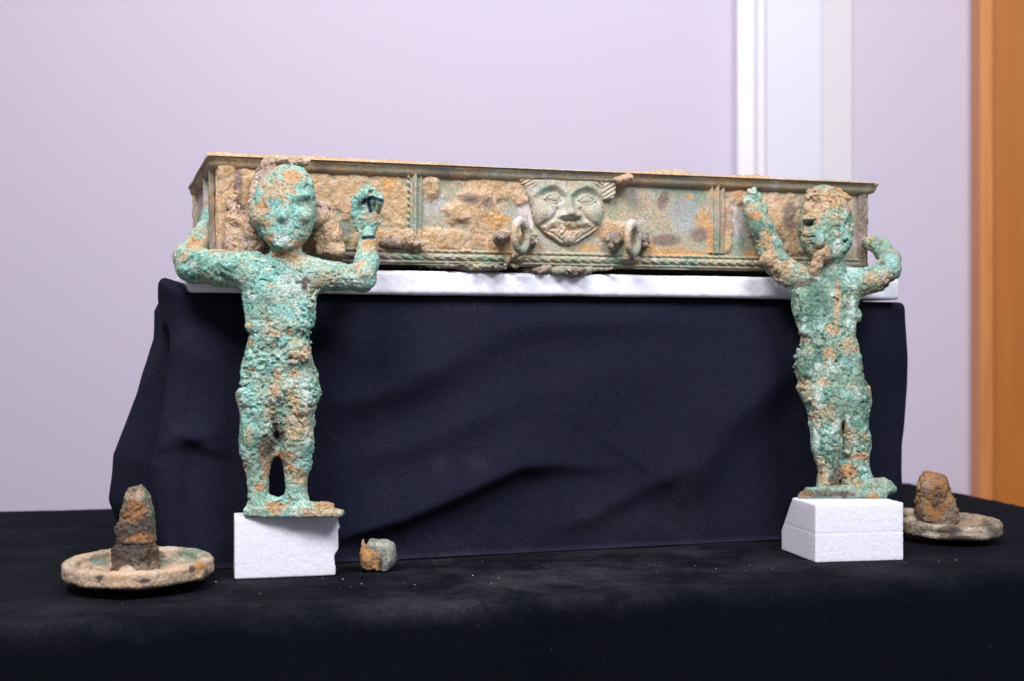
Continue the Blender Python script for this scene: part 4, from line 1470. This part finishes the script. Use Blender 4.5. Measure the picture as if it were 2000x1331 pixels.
R_BODY = RW([(516, 1590, 1650, 20, 2), (528, 1560, 1680, 24, 2), (545, 1545, 1690, 28, 0), (565, 1546, 1686, 30, -2), (590, 1549, 1681, 31, -3), (615, 1553, 1678, 31, -4), (640, 1562, 1676, 31, -5),
             (656, 1566, 1674, 31, -4), (672, 1567, 1680, 32, -3), (690, 1563, 1684, 33, -2), (712, 1558, 1688, 35, 0), (735, 1560, 1694, 35, 0), (760, 1566, 1697, 34, 0), (785, 1578, 1698, 31, 0), (803, 1598, 1684, 25, 0), (816, 1622, 1664, 16, 0)])
R_LEG1 = RW([(760, 1564, 1645, 32, 0), (790, 1575, 1646, 31, 0), (815, 1583, 1646, 30, -1), (850, 1586, 1647, 29, -2), (880, 1588, 1646, 27, -1), (900, 1594, 1640, 24, 0), (918, 1600, 1636, 20, 0), (940, 1600, 1634, 19, 0),
             (962, 1594, 1640, 22, -4)])
R_LEG2 = RW([(760, 1646, 1699, 32, 0), (790, 1648, 1702, 31, 0), (830, 1650, 1700, 30, -1), (865, 1651, 1702, 29, -2), (890, 1651, 1700, 27, -1), (910, 1655, 1701, 24, 0), (925, 1660, 1704, 22, 0), (945, 1656, 1716, 22, -2),
             (962, 1650, 1724, 24, -4)])
R_HEAD = RW([(361, 1602, 1616, 4, 4), (364, 1594, 1626, 12, 4), (370, 1585, 1638, 22, 3), (380, 1577, 1649, 30, 1), (394, 1570, 1659, 35, 0), (414, 1565, 1666, 38, -3), (435, 1563, 1668, 40, -5), (456, 1563, 1668, 40, -7), (475, 1567, 1666, 38, -8),
             (490, 1575, 1661, 35, -9), (503, 1584, 1652, 30, -10), (513, 1594, 1643, 23, -10), (520, 1604, 1634, 15, -10), (525, 1614, 1626, 6, -10)])


def qr(px, py, d=0.0):
    return q3(px, py, lean(py) + d)


def right_fig(P):
    body = loft(P, R_BODY)
    d = smin(body, smin(loft(P, R_LEG1), loft(P, R_LEG2), 3), 18) + 1.5 * np.exp(-((P[:, 1] - 790) / 40) ** 2)
    d = smin(d, cone(P, qr(1620, 505, 0), qr(1620, 535, 2), 26, 32), 8)
    head = loft(P, R_HEAD, 2.1)
    head = smin(head, cone(P, qr(1608, 440, -40), qr(1602, 476, -48), 7, 10), 8)
    head = smin(head, cone(P, qr(1575, 428, -34), qr(1650, 424, -36), 8, 8), 8)
    head = smin(head, ell(P, qr(1610, 500, -38), (20, 9, 8)), 7)
    head = smin(head, ell(P, qr(1650, 470, -34), (12, 16, 10)), 7)
    head = smax(head, -ell(P, qr(1583, 437, -44), (9, 7, 22)), 4)
    head = smax(head, -ell(P, qr(1636, 446, -50), (13, 8, 9)), 5)
    head = smax(head, -ell(P, qr(1651, 472, -42), (6, 4, 12)), 3)
    d = smin(d, head, 4)
    # raised arm at the left, hand flat against the tray
    a1 = chain(P, [(qr(1572, 550, 0), 30), (qr(1535, 530, 4), 25), (qr(1516, 515, 6), 24), (qr(1503, 480, 8), 24), (qr(1488, 446, 6), 22), (qr(1474, 420, 4), 19)], 10)
    hand = ell(P, qr(1472, 408, 4), (22, 24, 12))
    for (bx, by, tx, ty, rr) in ((1460, 402, 1459, 388, 5.4), (1466, 398, 1465, 374, 5.8), (1474, 396, 1474, 370, 5.8), (1482, 400, 1482, 379, 5.4)):
        hand = smin(hand, chain(P, [(qr(bx, by, 2), rr + 0.8), (qr((bx + tx) / 2, (by + ty) / 2, -1), rr), (qr(tx, ty, 2), rr - 1.0)], 3), 4)
    thumb = chain(P, [(qr(1488, 426, 0), 7), (qr(1494, 411, -1), 6), (qr(1493, 400, 0), 5)], 4)
    d = smin(d, smin(a1, smin(hand, thumb, 4), 7), 10)
    # arm at the right, looping back behind the corner
    a2 = chain(P, [(qr(1676, 552, 0), 30), (qr(1708, 545, 6), 25), (qr(1736, 526, 16), 23), (qr(1738, 506, 40), 20), (qr(1722, 484, 75), 18), (qr(1702, 476, 105), 15), (qr(1690, 474, 125), 11)], 9)
    d = smin(d, a2, 10)
    # groove between the legs, undercut at the knee, belt of crust
    lx = np.interp(P[:, 1], [690, 760, 960], [1640, 1648, 1648])
    d = smin(d, ell(P, qr(1644, 925, 4), (20, 34, 14)), 8)
    gl = cone(P, qr(1641, 700, -36), qr(1649, 890, -32), 3.5, 4)
    d = smax(d, -gl, 6)
    d = smax(d, -cone(P, qr(1652, 787, -34), qr(1668, 785, -34), 5, 4), 3)
    d = smin(d, ell(P, qr(1668, 775, -26), (22, 16, 10)), 6)
    d = smin(d, cone(P, qr(1572, 647, -22), qr(1600, 648, -30), 9, 8), 6)
    d = smin(d, ell(P, qr(1592, 585, -24), (34, 26, 10)), 8)
    d = smin(d, ell(P, qr(1578, 722, -20), (18, 28, 12)), 8)
    d = smin(d, ell(P, qr(1615, 790, -26), (26, 26, 10)), 8)
    d = smin(d, ell(P, qr(1677, 618, -6), (7, 12, 9)), 6)
    fq = np.exp(-(((P[:, 0] - 1635) / 50) ** 2 + ((P[:, 1] - 450) / 60) ** 2))
    hq = 1.25 * np.exp(-(((P[:, 0] - 1480) / 40) ** 2 + ((P[:, 1] - 400) / 50) ** 2))
    a = 1 - 0.35 * fq - 0.6 * hq
    pa = 0.30 + 1.3 * sstep(0.42, 0.66, fbm(P, 56, 2, 98))
    ck = np.abs(fbm(P, 24, 3, 54) - 0.5)
    return d - np.clip(crust(P, 35, 1.0, 1.15) * pa, -5.0, 5.0) * a + (np.maximum(0, 1 - ck / 0.018) * 2.0 + sstep(0.72, 0.86, vn(P @ _ROT, 9.5, 95)) * 2.6 + sstep(0.74, 0.88, vn(P @ _ROT, 5.0, 97)) * 1.2) * a


def right_masks(V, W):
    px, py = project(W)
    P = V
    nz = 0.5 + 1.9 * (0.5 * fbm(P, 24, 4, 171) + 0.5 * fbm(P, 9, 3, 172) - 0.5)
    hgt = lump(P, 15, 36)
    m = {"deep": 0.34 + (fbm(P, 40, 4, 11) - 0.5) * 2.4 + (0.25 - hgt) * 0.5,
         "cyan": 0.02 + (fbm(P, 46, 4, 12) - 0.5) * 2.4 + (hgt - 0.25) * 0.8,
         "pale": 0.02 + (fbm(P, 34, 4, 13) - 0.5) * 2.2 + (hgt - 0.2) * 0.7,
         "tan": 0.15 + (fbm(P, 44, 4, 14) - 0.5) * 2.2,
         "rust": -0.22 + (fbm(P, 14, 4, 15) - 0.5) * 2.2,
         "dark": 0.06 + (fbm(P, 16, 4, 16) - 0.5) * 2.0 - (hgt - 0.15) * 0.9}
    B = lambda l, a=0.95: blobs(px, py, l, nz, a)
    m["tan"] = np.maximum(m["tan"], B([(1610, 400, 34, 34), (1592, 425, 24, 18), (1640, 390, 24, 20), (1600, 500, 22, 22), (1515, 520, 34, 14, 25), (1500, 480, 14, 34, -20), (1634, 600, 6, 36), (1622, 645, 15, 12),
                                       (1612, 745, 17, 12), (1620, 690, 12, 12), (1605, 930, 12, 20), (1655, 918, 14, 12), (1672, 680, 5, 10), (1462, 404, 20, 10), (1690, 850, 7, 12), (1650, 830, 6, 12)]))
    m["rust"] = np.maximum(m["rust"], B([(1476, 420, 12, 8), (1680, 890, 18, 8), (1573, 967, 12, 5), (1705, 972, 14, 5), (1660, 920, 16, 12), (1614, 710, 6, 5), (1668, 412, 8, 10), (1585, 815, 7, 8), (1502, 460, 6, 16, -20)]))
    m["cyan"] = np.maximum(m["cyan"], B([(1740, 535, 26, 14, -20), (1745, 510, 12, 18), (1595, 790, 22, 50), (1592, 850, 8, 34), (1570, 648, 24, 6), (1660, 700, 16, 20), (1668, 775, 24, 12), (1650, 440, 8, 40), (1580, 660, 20, 10),
                                         (1665, 450, 4, 18), (1690, 930, 12, 16), (1600, 460, 10, 12)]))
    m["pale"] = np.maximum(m["pale"], B([(1664, 588, 9, 12), (1598, 780, 9, 30), (1593, 860, 5, 30), (1576, 652, 12, 5), (1635, 480, 8, 14)], 0.7) * 0.9)
    m["deep"] = np.maximum(m["deep"], B([(1575, 620, 34, 14), (1595, 590, 40, 30), (1615, 860, 24, 44), (1675, 850, 24, 50), (1575, 720, 16, 22), (1650, 470, 14, 40), (1470, 380, 14, 10), (1690, 760, 14, 60)]))
    m["dark"] = np.maximum(m["dark"], B([(1632, 930, 16, 22), (1560, 555, 16, 8), (1620, 965, 50, 8), (1584, 437, 7, 6), (1666, 412, 6, 6), (1735, 555, 26, 6, -25), (1583, 548, 12, 6)], 0.5))  # dark patina and soil; shade inside the eye hole is painted in too
    return clip01(m)


figR = part_solid("bronze_figure", right_fig, (1420, 345, -70), (1810, 976, 220), 1.6, YR, M_FIG2, None, right_masks, (1650, 966, 0))
tag(figR, "dull green bronze standing figure at the right with sand caked on its head", "figurine", "bronze figures holding the tray")


def right_plate(P):
    d = smin(boxd(P, (1650, 963, -2), (74, 8, 34), 6), chain(P, [((1600, 961, -18), 13), ((1570, 964, -28), 10), ((1560, 965, -28), 8)], 6), 8)
    d = smin(d, chain(P, [((1690, 950, -8), 18), ((1722, 950, -14), 15), ((1738, 954, -16), 9)], 8), 8)
    d = smin(d, ell(P, (1640, 955, -16), (40, 9, 20)), 8)
    return np.maximum(d - crust(P, 45, 0.6), P[:, 1] - 972.5)


part_solid("foot_plate", right_plate, (1536, 920, -56), (1764, 978, 50), 1.5, YR, M_FIG2, figR, right_masks)
soil_lump("soil_lump", [(*qr(1596, 376, -14), 18, 10, 16), (*qr(1622, 372, -8), 18, 9, 14), (*qr(1646, 386, -6), 14, 10, 14), (*qr(1586, 402, -24), 16, 20, 12), (*qr(1620, 392, -32), 22, 14, 8), (*qr(1610, 418, -40), 12, 14, 6)], YR, 53,
          soil_masks(pale=0.15, rust=0.3, deep=0.30), parent=figR, h=1.4, amp=1.0)
soil_lump("soil_lump", [(*qr(1612, 484, -42), 9, 14, 8), (*qr(1604, 500, -40), 13, 12, 9), (*qr(1596, 516, -32), 12, 14, 12), (*qr(1590, 532, -24), 8, 9, 9)], YR, 63, soil_masks(pale=0.1, rust=0.15), parent=figR, h=1.3, amp=0.9)
soil_lump("soil_lump", [(*qr(1530, 514, -10), 32, 8, 12), (*qr(1500, 505, -8), 12, 16, 10)], YR, 73, soil_masks(pale=0.2), parent=figR, h=1.4, amp=0.6)

# ------------------------------------------------------------------ round-based fittings
def fitting(cx, cy_base, Y0, Rr, rim_h, tilt, rows, knobs, seed, label, blob_tan, ms_rim, ms_lump, inner, lift=3.0):
    """disc with a raised rim, and a broken corroded stem standing on it"""
    k = Y0 / F
    root_z = cy_base

    def disc(P):
        p = P - np.array([cx, cy_base - lift, 0.0])
        y = -p[:, 1] + p[:, 2] * tilt            # height
        r = np.hypot(p[:, 0], p[:, 2]) * (1 + (fbm(P, 80, 2, seed) - 0.5) * 0.035)
        # cup shape: floor and rounded rim
        flo = smax(np.abs(y - 9 - 9 * sstep(Rr * 0.5, Rr * 0.95, r)) - 7, r - Rr * 0.93, 4)
        t = np.hypot(np.maximum(np.abs(r - (Rr - 14)) - 7, 0), np.maximum(np.abs(y - 7 - rim_h * 0.5) - (rim_h * 0.5 - 7), 0)) - 7
        d = smin(flo, t, 8)
        d = smin(d, np.maximum(np.hypot(p[:, 0], p[:, 2]) - Rr * 0.45, np.maximum(-y - lift, y - 8)), 10)
        for (kx, ky, kz, rx, ry, rz) in knobs:
            d = smin(d, ell(P, (kx, ky, kz), (rx, ry, rz)), 6)
        return d - (fbm(P, 26, 3, seed + 1) - 0.5) * 3.6 - lump(P, 9, seed + 2) * 1.3 - (vn(P, 4, seed) - 0.5) * 1.2

    def stem(P):
        d = loft(P, rows, 2.3)
        return d - np.clip(crust(P, seed + 5, 1.25, 1.3), -5, 5) - np.where(np.abs(P[:, 1] - rows[0][0] - 112) < 5, -2.5, 0) * (seed == 7)
    V0 = local_to_world(np.array([[cx, cy_base, 0.0]]), Y0)[0]
    Vd, Qd = solid(disc, (cx - Rr - 16, cy_base - rim_h - 34 - abs(tilt) * Rr, -Rr - 16), (cx + Rr + 16, cy_base + abs(tilt) * Rr + 8, Rr + 16), 1.6)
    Wd = local_to_world(Vd, Y0)
    Wd[:, 2] = np.maximum(Wd[:, 2], 0.0022)
    o = mesh_np("round_fitting", Wd, Qd, M_DISC if seed == 7 else M_IRON, None, (V0[0], V0[1], 0.0), ms_rim(Vd, Wd))
    tag(o, label, "fitting", "round-based fittings beside the figures")
    r = np.array(rows)
    part_solid("stem", stem, (r[:, 1].min() - 16, r[0, 0] - 12, -r[:, 3].max() - 16), (r[:, 2].max() + 16, r[-1, 0] + 6, r[:, 3].max() + 16), 1.4, Y0, M_IRON, o, ms_lump)
    return o


YD1 = 1.205
kd1 = YD1 / F


def d1_rim_masks(V, W):
    px, py = project(W)
    nz = 0.5 + 1.6 * (0.5 * fbm(V, 24, 4, 71) + 0.5 * fbm(V, 9, 3, 72) - 0.5)
    B = lambda l, a=0.5: blobs(px, py, l, nz, a)
    m = default_masks(W, 0.8, 0.45, -0.1, 0.02, 0.25, -0.2, 0.15)
    m["tan"] = np.maximum(m["tan"], B([(240, 1132, 130, 22), (360, 1118, 50, 20)]))
    m["deep"] = np.maximum(m["deep"], B([(170, 1098, 50, 10), (340, 1090, 60, 12), (360, 1122, 30, 7)]))
    m["dark"] = np.maximum(m["dark"], B([(195, 1128, 12, 9), (375, 1112, 8, 8), (405, 1125, 12, 14), (280, 1135, 14, 5), (280, 1085, 40, 12)]))
    m["rust"] = np.maximum(m["rust"], B([(390, 1108, 16, 12)]))
    m["pale"] = np.maximum(m["pale"], B([(268, 1108, 20, 12), (150, 1128, 22, 8)]))
    return clip01(m)


def d1_stem_masks(V, W):
    px, py = project(W)
    nz = 0.5 + 1.6 * (0.5 * fbm(V, 24, 4, 71) + 0.5 * fbm(V, 9, 3, 72) - 0.5)
    B = lambda l, a=0.5: blobs(px, py, l, nz, a)
    m = default_masks(W, 0.7, 0.05, 0.2, 0.4, 0.1, -0.3, -0.1)
    m["deep"] = np.maximum(m["deep"], B([(297, 985, 8, 60), (285, 970, 10, 12), (245, 985, 8, 20)]))
    m["tan"] = np.maximum(m["tan"], B([(264, 968, 20, 12)]))
    m["rust"] = np.maximum(m["rust"], B([(262, 1000, 24, 24), (260, 1050, 30, 12), (290, 1060, 12, 12)]))
    m["cyan"] = B([(267, 1026, 7, 6), (252, 1032, 5, 4)], 0.3)
    m["dark"] = np.maximum(m["dark"], B([(245, 1038, 28, 16), (262, 1078, 60, 24), (232, 1050, 16, 22), (262, 958, 6, 4), (285, 1025, 18, 20)]))
    return clip01(m)


def flat_py(Y0):
    return 665.5 + H / (Y0 / F)


b1 = flat_py(YD1)
sh = b1 - 1128.0


def rr1(py):
    return py


rows1 = [(950, 259, 275, 10, 0), (956, 250, 283, 18, 0), (970, 245, 292, 24, 0), (990, 241, 297, 27, 0), (1010, 236, 300, 29, 0), (1030, 231, 302, 31, 0), (1050, 228, 304, 34, 0), (1060, 227, 303, 35, 0), (1066, 222, 305, 38, 0), (1078, 221, 306, 40, 0),
         (1092, 222, 305, 40, 0), (1106, 219, 307, 43, 0), (1128, 216, 310, 46, 0)]
fit1 = fitting(271, b1, YD1, 143, 30, -0.02, rows1, [(266, 1112, -60, 18, 17, 22), (402, b1 - 32, -30, 12, 13, 26)], 7,
               "larger round bronze fitting with a tall broken stem at the left end of the table", None, d1_rim_masks, d1_stem_masks, None, 17.0)

YD2 = 1.488
b2 = flat_py(YD2)


def d2_rim_masks(V, W):
    px, py = project(W)
    nz = 0.5 + 1.6 * (0.5 * fbm(V, 24, 4, 71) + 0.5 * fbm(V, 9, 3, 72) - 0.5)
    B = lambda l, a=0.5: blobs(px, py, l, nz, a)
    m = default_masks(W, 0.8, 0.35, 0.0, 0.25, 0.15, -0.3, 0.35)
    m["pale"] = np.maximum(m["pale"], B([(1815, 1052, 32, 12), (1900, 1040, 22, 8)]))
    m["dark"] = np.maximum(m["dark"], B([(1850, 1035, 24, 9), (1880, 1055, 40, 8)]))
    return clip01(m)


def d2_stem_masks(V, W):
    px, py = project(W)
    nz = 0.5 + 1.6 * (0.5 * fbm(V, 24, 4, 71) + 0.5 * fbm(V, 9, 3, 72) - 0.5)
    B = lambda l, a=0.5: blobs(px, py, l, nz, a)
    m = default_masks(W, 0.7, 0.05, 0.78, 0.30, -0.1, -0.4, -0.2)
    m["tan"] = np.maximum(m["tan"], B([(1815, 938, 20, 14)]))
    m["deep"] = np.maximum(m["deep"], B([(1842, 935, 6, 10), (1860, 970, 4, 22)]))
    m["rust"] = np.maximum(m["rust"], B([(1830, 980, 26, 36)]))
    return clip01(m)


rows2 = [(924, 1806, 1838, 10, 0), (930, 1799, 1845, 18, 0), (942, 1795, 1850, 26, 0), (960, 1792, 1855, 30, 0), (980, 1790, 1861, 33, 0), (1000, 1790, 1868, 34, 0), (1014, 1793, 1871, 34, 0), (1030, 1797, 1866, 32, 0), (1046, 1790, 1862, 32, 0)]
fit2 = fitting(1857, b2, YD2, 96, 25, -0.03, rows2, [(1776, 1002, 10, 13, 12, 13), (1782, 1024, 10, 16, 16, 18), (1945, 1036, 10, 10, 10, 22), (1856, 1036, -30, 30, 8, 22)], 17,
               "smaller rusty brown round fitting behind the right foam block", None, d2_rim_masks, d2_stem_masks, None, 8.0)

# ------------------------------------------------------------------ small broken piece on the cloth
YS = 1.290
bs = flat_py(YS)


def frag(P):
    d = smin(boxd(P, (738, bs - 28, 4), (27, 27, 26), 8, 0.3), ell(P, (748, bs - 30, 4), (26, 31, 28)), 8)
    d = np.maximum(d, -(P[:, 0] - 708) * 0.85 - (P[:, 2] + 20) * 0.45 - 6 + (fbm(P, 18, 3, 3) - 0.5) * 14)
    d = smin(d, cone(P, (712, bs - 36, -10), (710, bs - 60, -4), 9, 2.5), 6)
    d = smin(d, ell(P, (720, bs - 26, -14), (13, 20, 14)), 8)
    left = sstep(748, 728, P[:, 0])
    return np.maximum(d - crust(P, 66, 0.75) * (0.6 + 0.35 * left), P[:, 1] - bs + 2)


def frag_masks(V, W):
    px, py = project(W)
    nz = fbm(V, 14, 4, 71)
    B = lambda l, a=0.5: blobs(px, py, l, nz, a)
    m = default_masks(W, 0.5, 0.0, 0.05, 0.12, 0.35, -0.4, 0.25)
    m["rust"] = np.maximum(m["rust"], B([(715, 1095, 26, 40), (728, 1105, 14, 20)], 0.4))
    m["tan"] = np.maximum(m["tan"], B([(738, 1078, 7, 6), (722, 1088, 6, 8)], 0.4) * 0.8)
    m["dark"] = np.maximum(m["dark"] * 0.8, B([(743, 1105, 5, 16)], 0.4))
    m["rust"] = np.where(px > 745, m["rust"] * 0.4, m["rust"])
    return clip01(m)


V, Q = solid(frag, (676, bs - 78, -56), (790, bs + 6, 56), 1.2)
W = local_to_world(V, YS)
o = mesh_np("bronze_fragment", W, Q, M_ROCK, None, ((W[:, 0].min() + W[:, 0].max()) / 2, YS, 0), frag_masks(V, W))
tag(o, "small broken corroded lump, orange at one end, lying beside the left foam block", "fragment")

# ------------------------------------------------------------------ crumbs fallen on the cloth
def crumbs():
    V, Fc = [], []
    rnd = random.Random(4)
    spots = [(500, 1100, 60, 12), (590, 1110, 80, 10), (430, 1150, 90, 30), (690, 1135, 80, 20), (1000, 1100, 260, 25), (1300, 1090, 200, 20), (1480, 1110, 120, 25), (260, 1175, 180, 20), (1820, 1095, 120, 15), (900, 1150, 300, 20)]
    for _ in range(70):
        x, y, sx, sy = rnd.choice(spots)
        px = x + rnd.gauss(0, sx * 0.6); py = y + rnd.gauss(0, sy * 0.6)
        if py < 1096:
            py = 1096 + rnd.random() * 20
        Y = H * F / (py - 665.5)
        uv = np.array([(px - 1000) / F * Y, Y]) - TO
        if uv @ TV < 0.015:
            continue
        r = 0.0003 + 0.0007 * rnd.random() ** 4
        c = Vector(((px - 1000) / F * Y, Y, 0.0016 + r * 0.6))
        b = len(V)
        for d in ((1, 0, 0), (-1, 0, 0), (0, 1, 0), (0, -1, 0), (0, 0, 1), (0, 0, -1)):
            V.append(tuple(c + Vector(d) * r * (0.6 + 0.8 * rnd.random())))
        for t in ((0, 2, 4), (2, 1, 4), (1, 3, 4), (3, 0, 4), (2, 0, 5), (1, 2, 5), (3, 1, 5), (0, 3, 5)):
            Fc.append(tuple(b + i for i in t))
    me = bpy.data.meshes.new("soil_crumbs")
    me.from_pydata(V, [], Fc)
    me.materials.append(M_SOIL)
    o = bpy.data.objects.new("soil_crumbs", me)
    COL.objects.link(o)
    o["kind"] = "stuff"
    o["label"] = "pale crumbs of soil scattered on the black cloth"
    o["category"] = "soil crumbs"


crumbs()
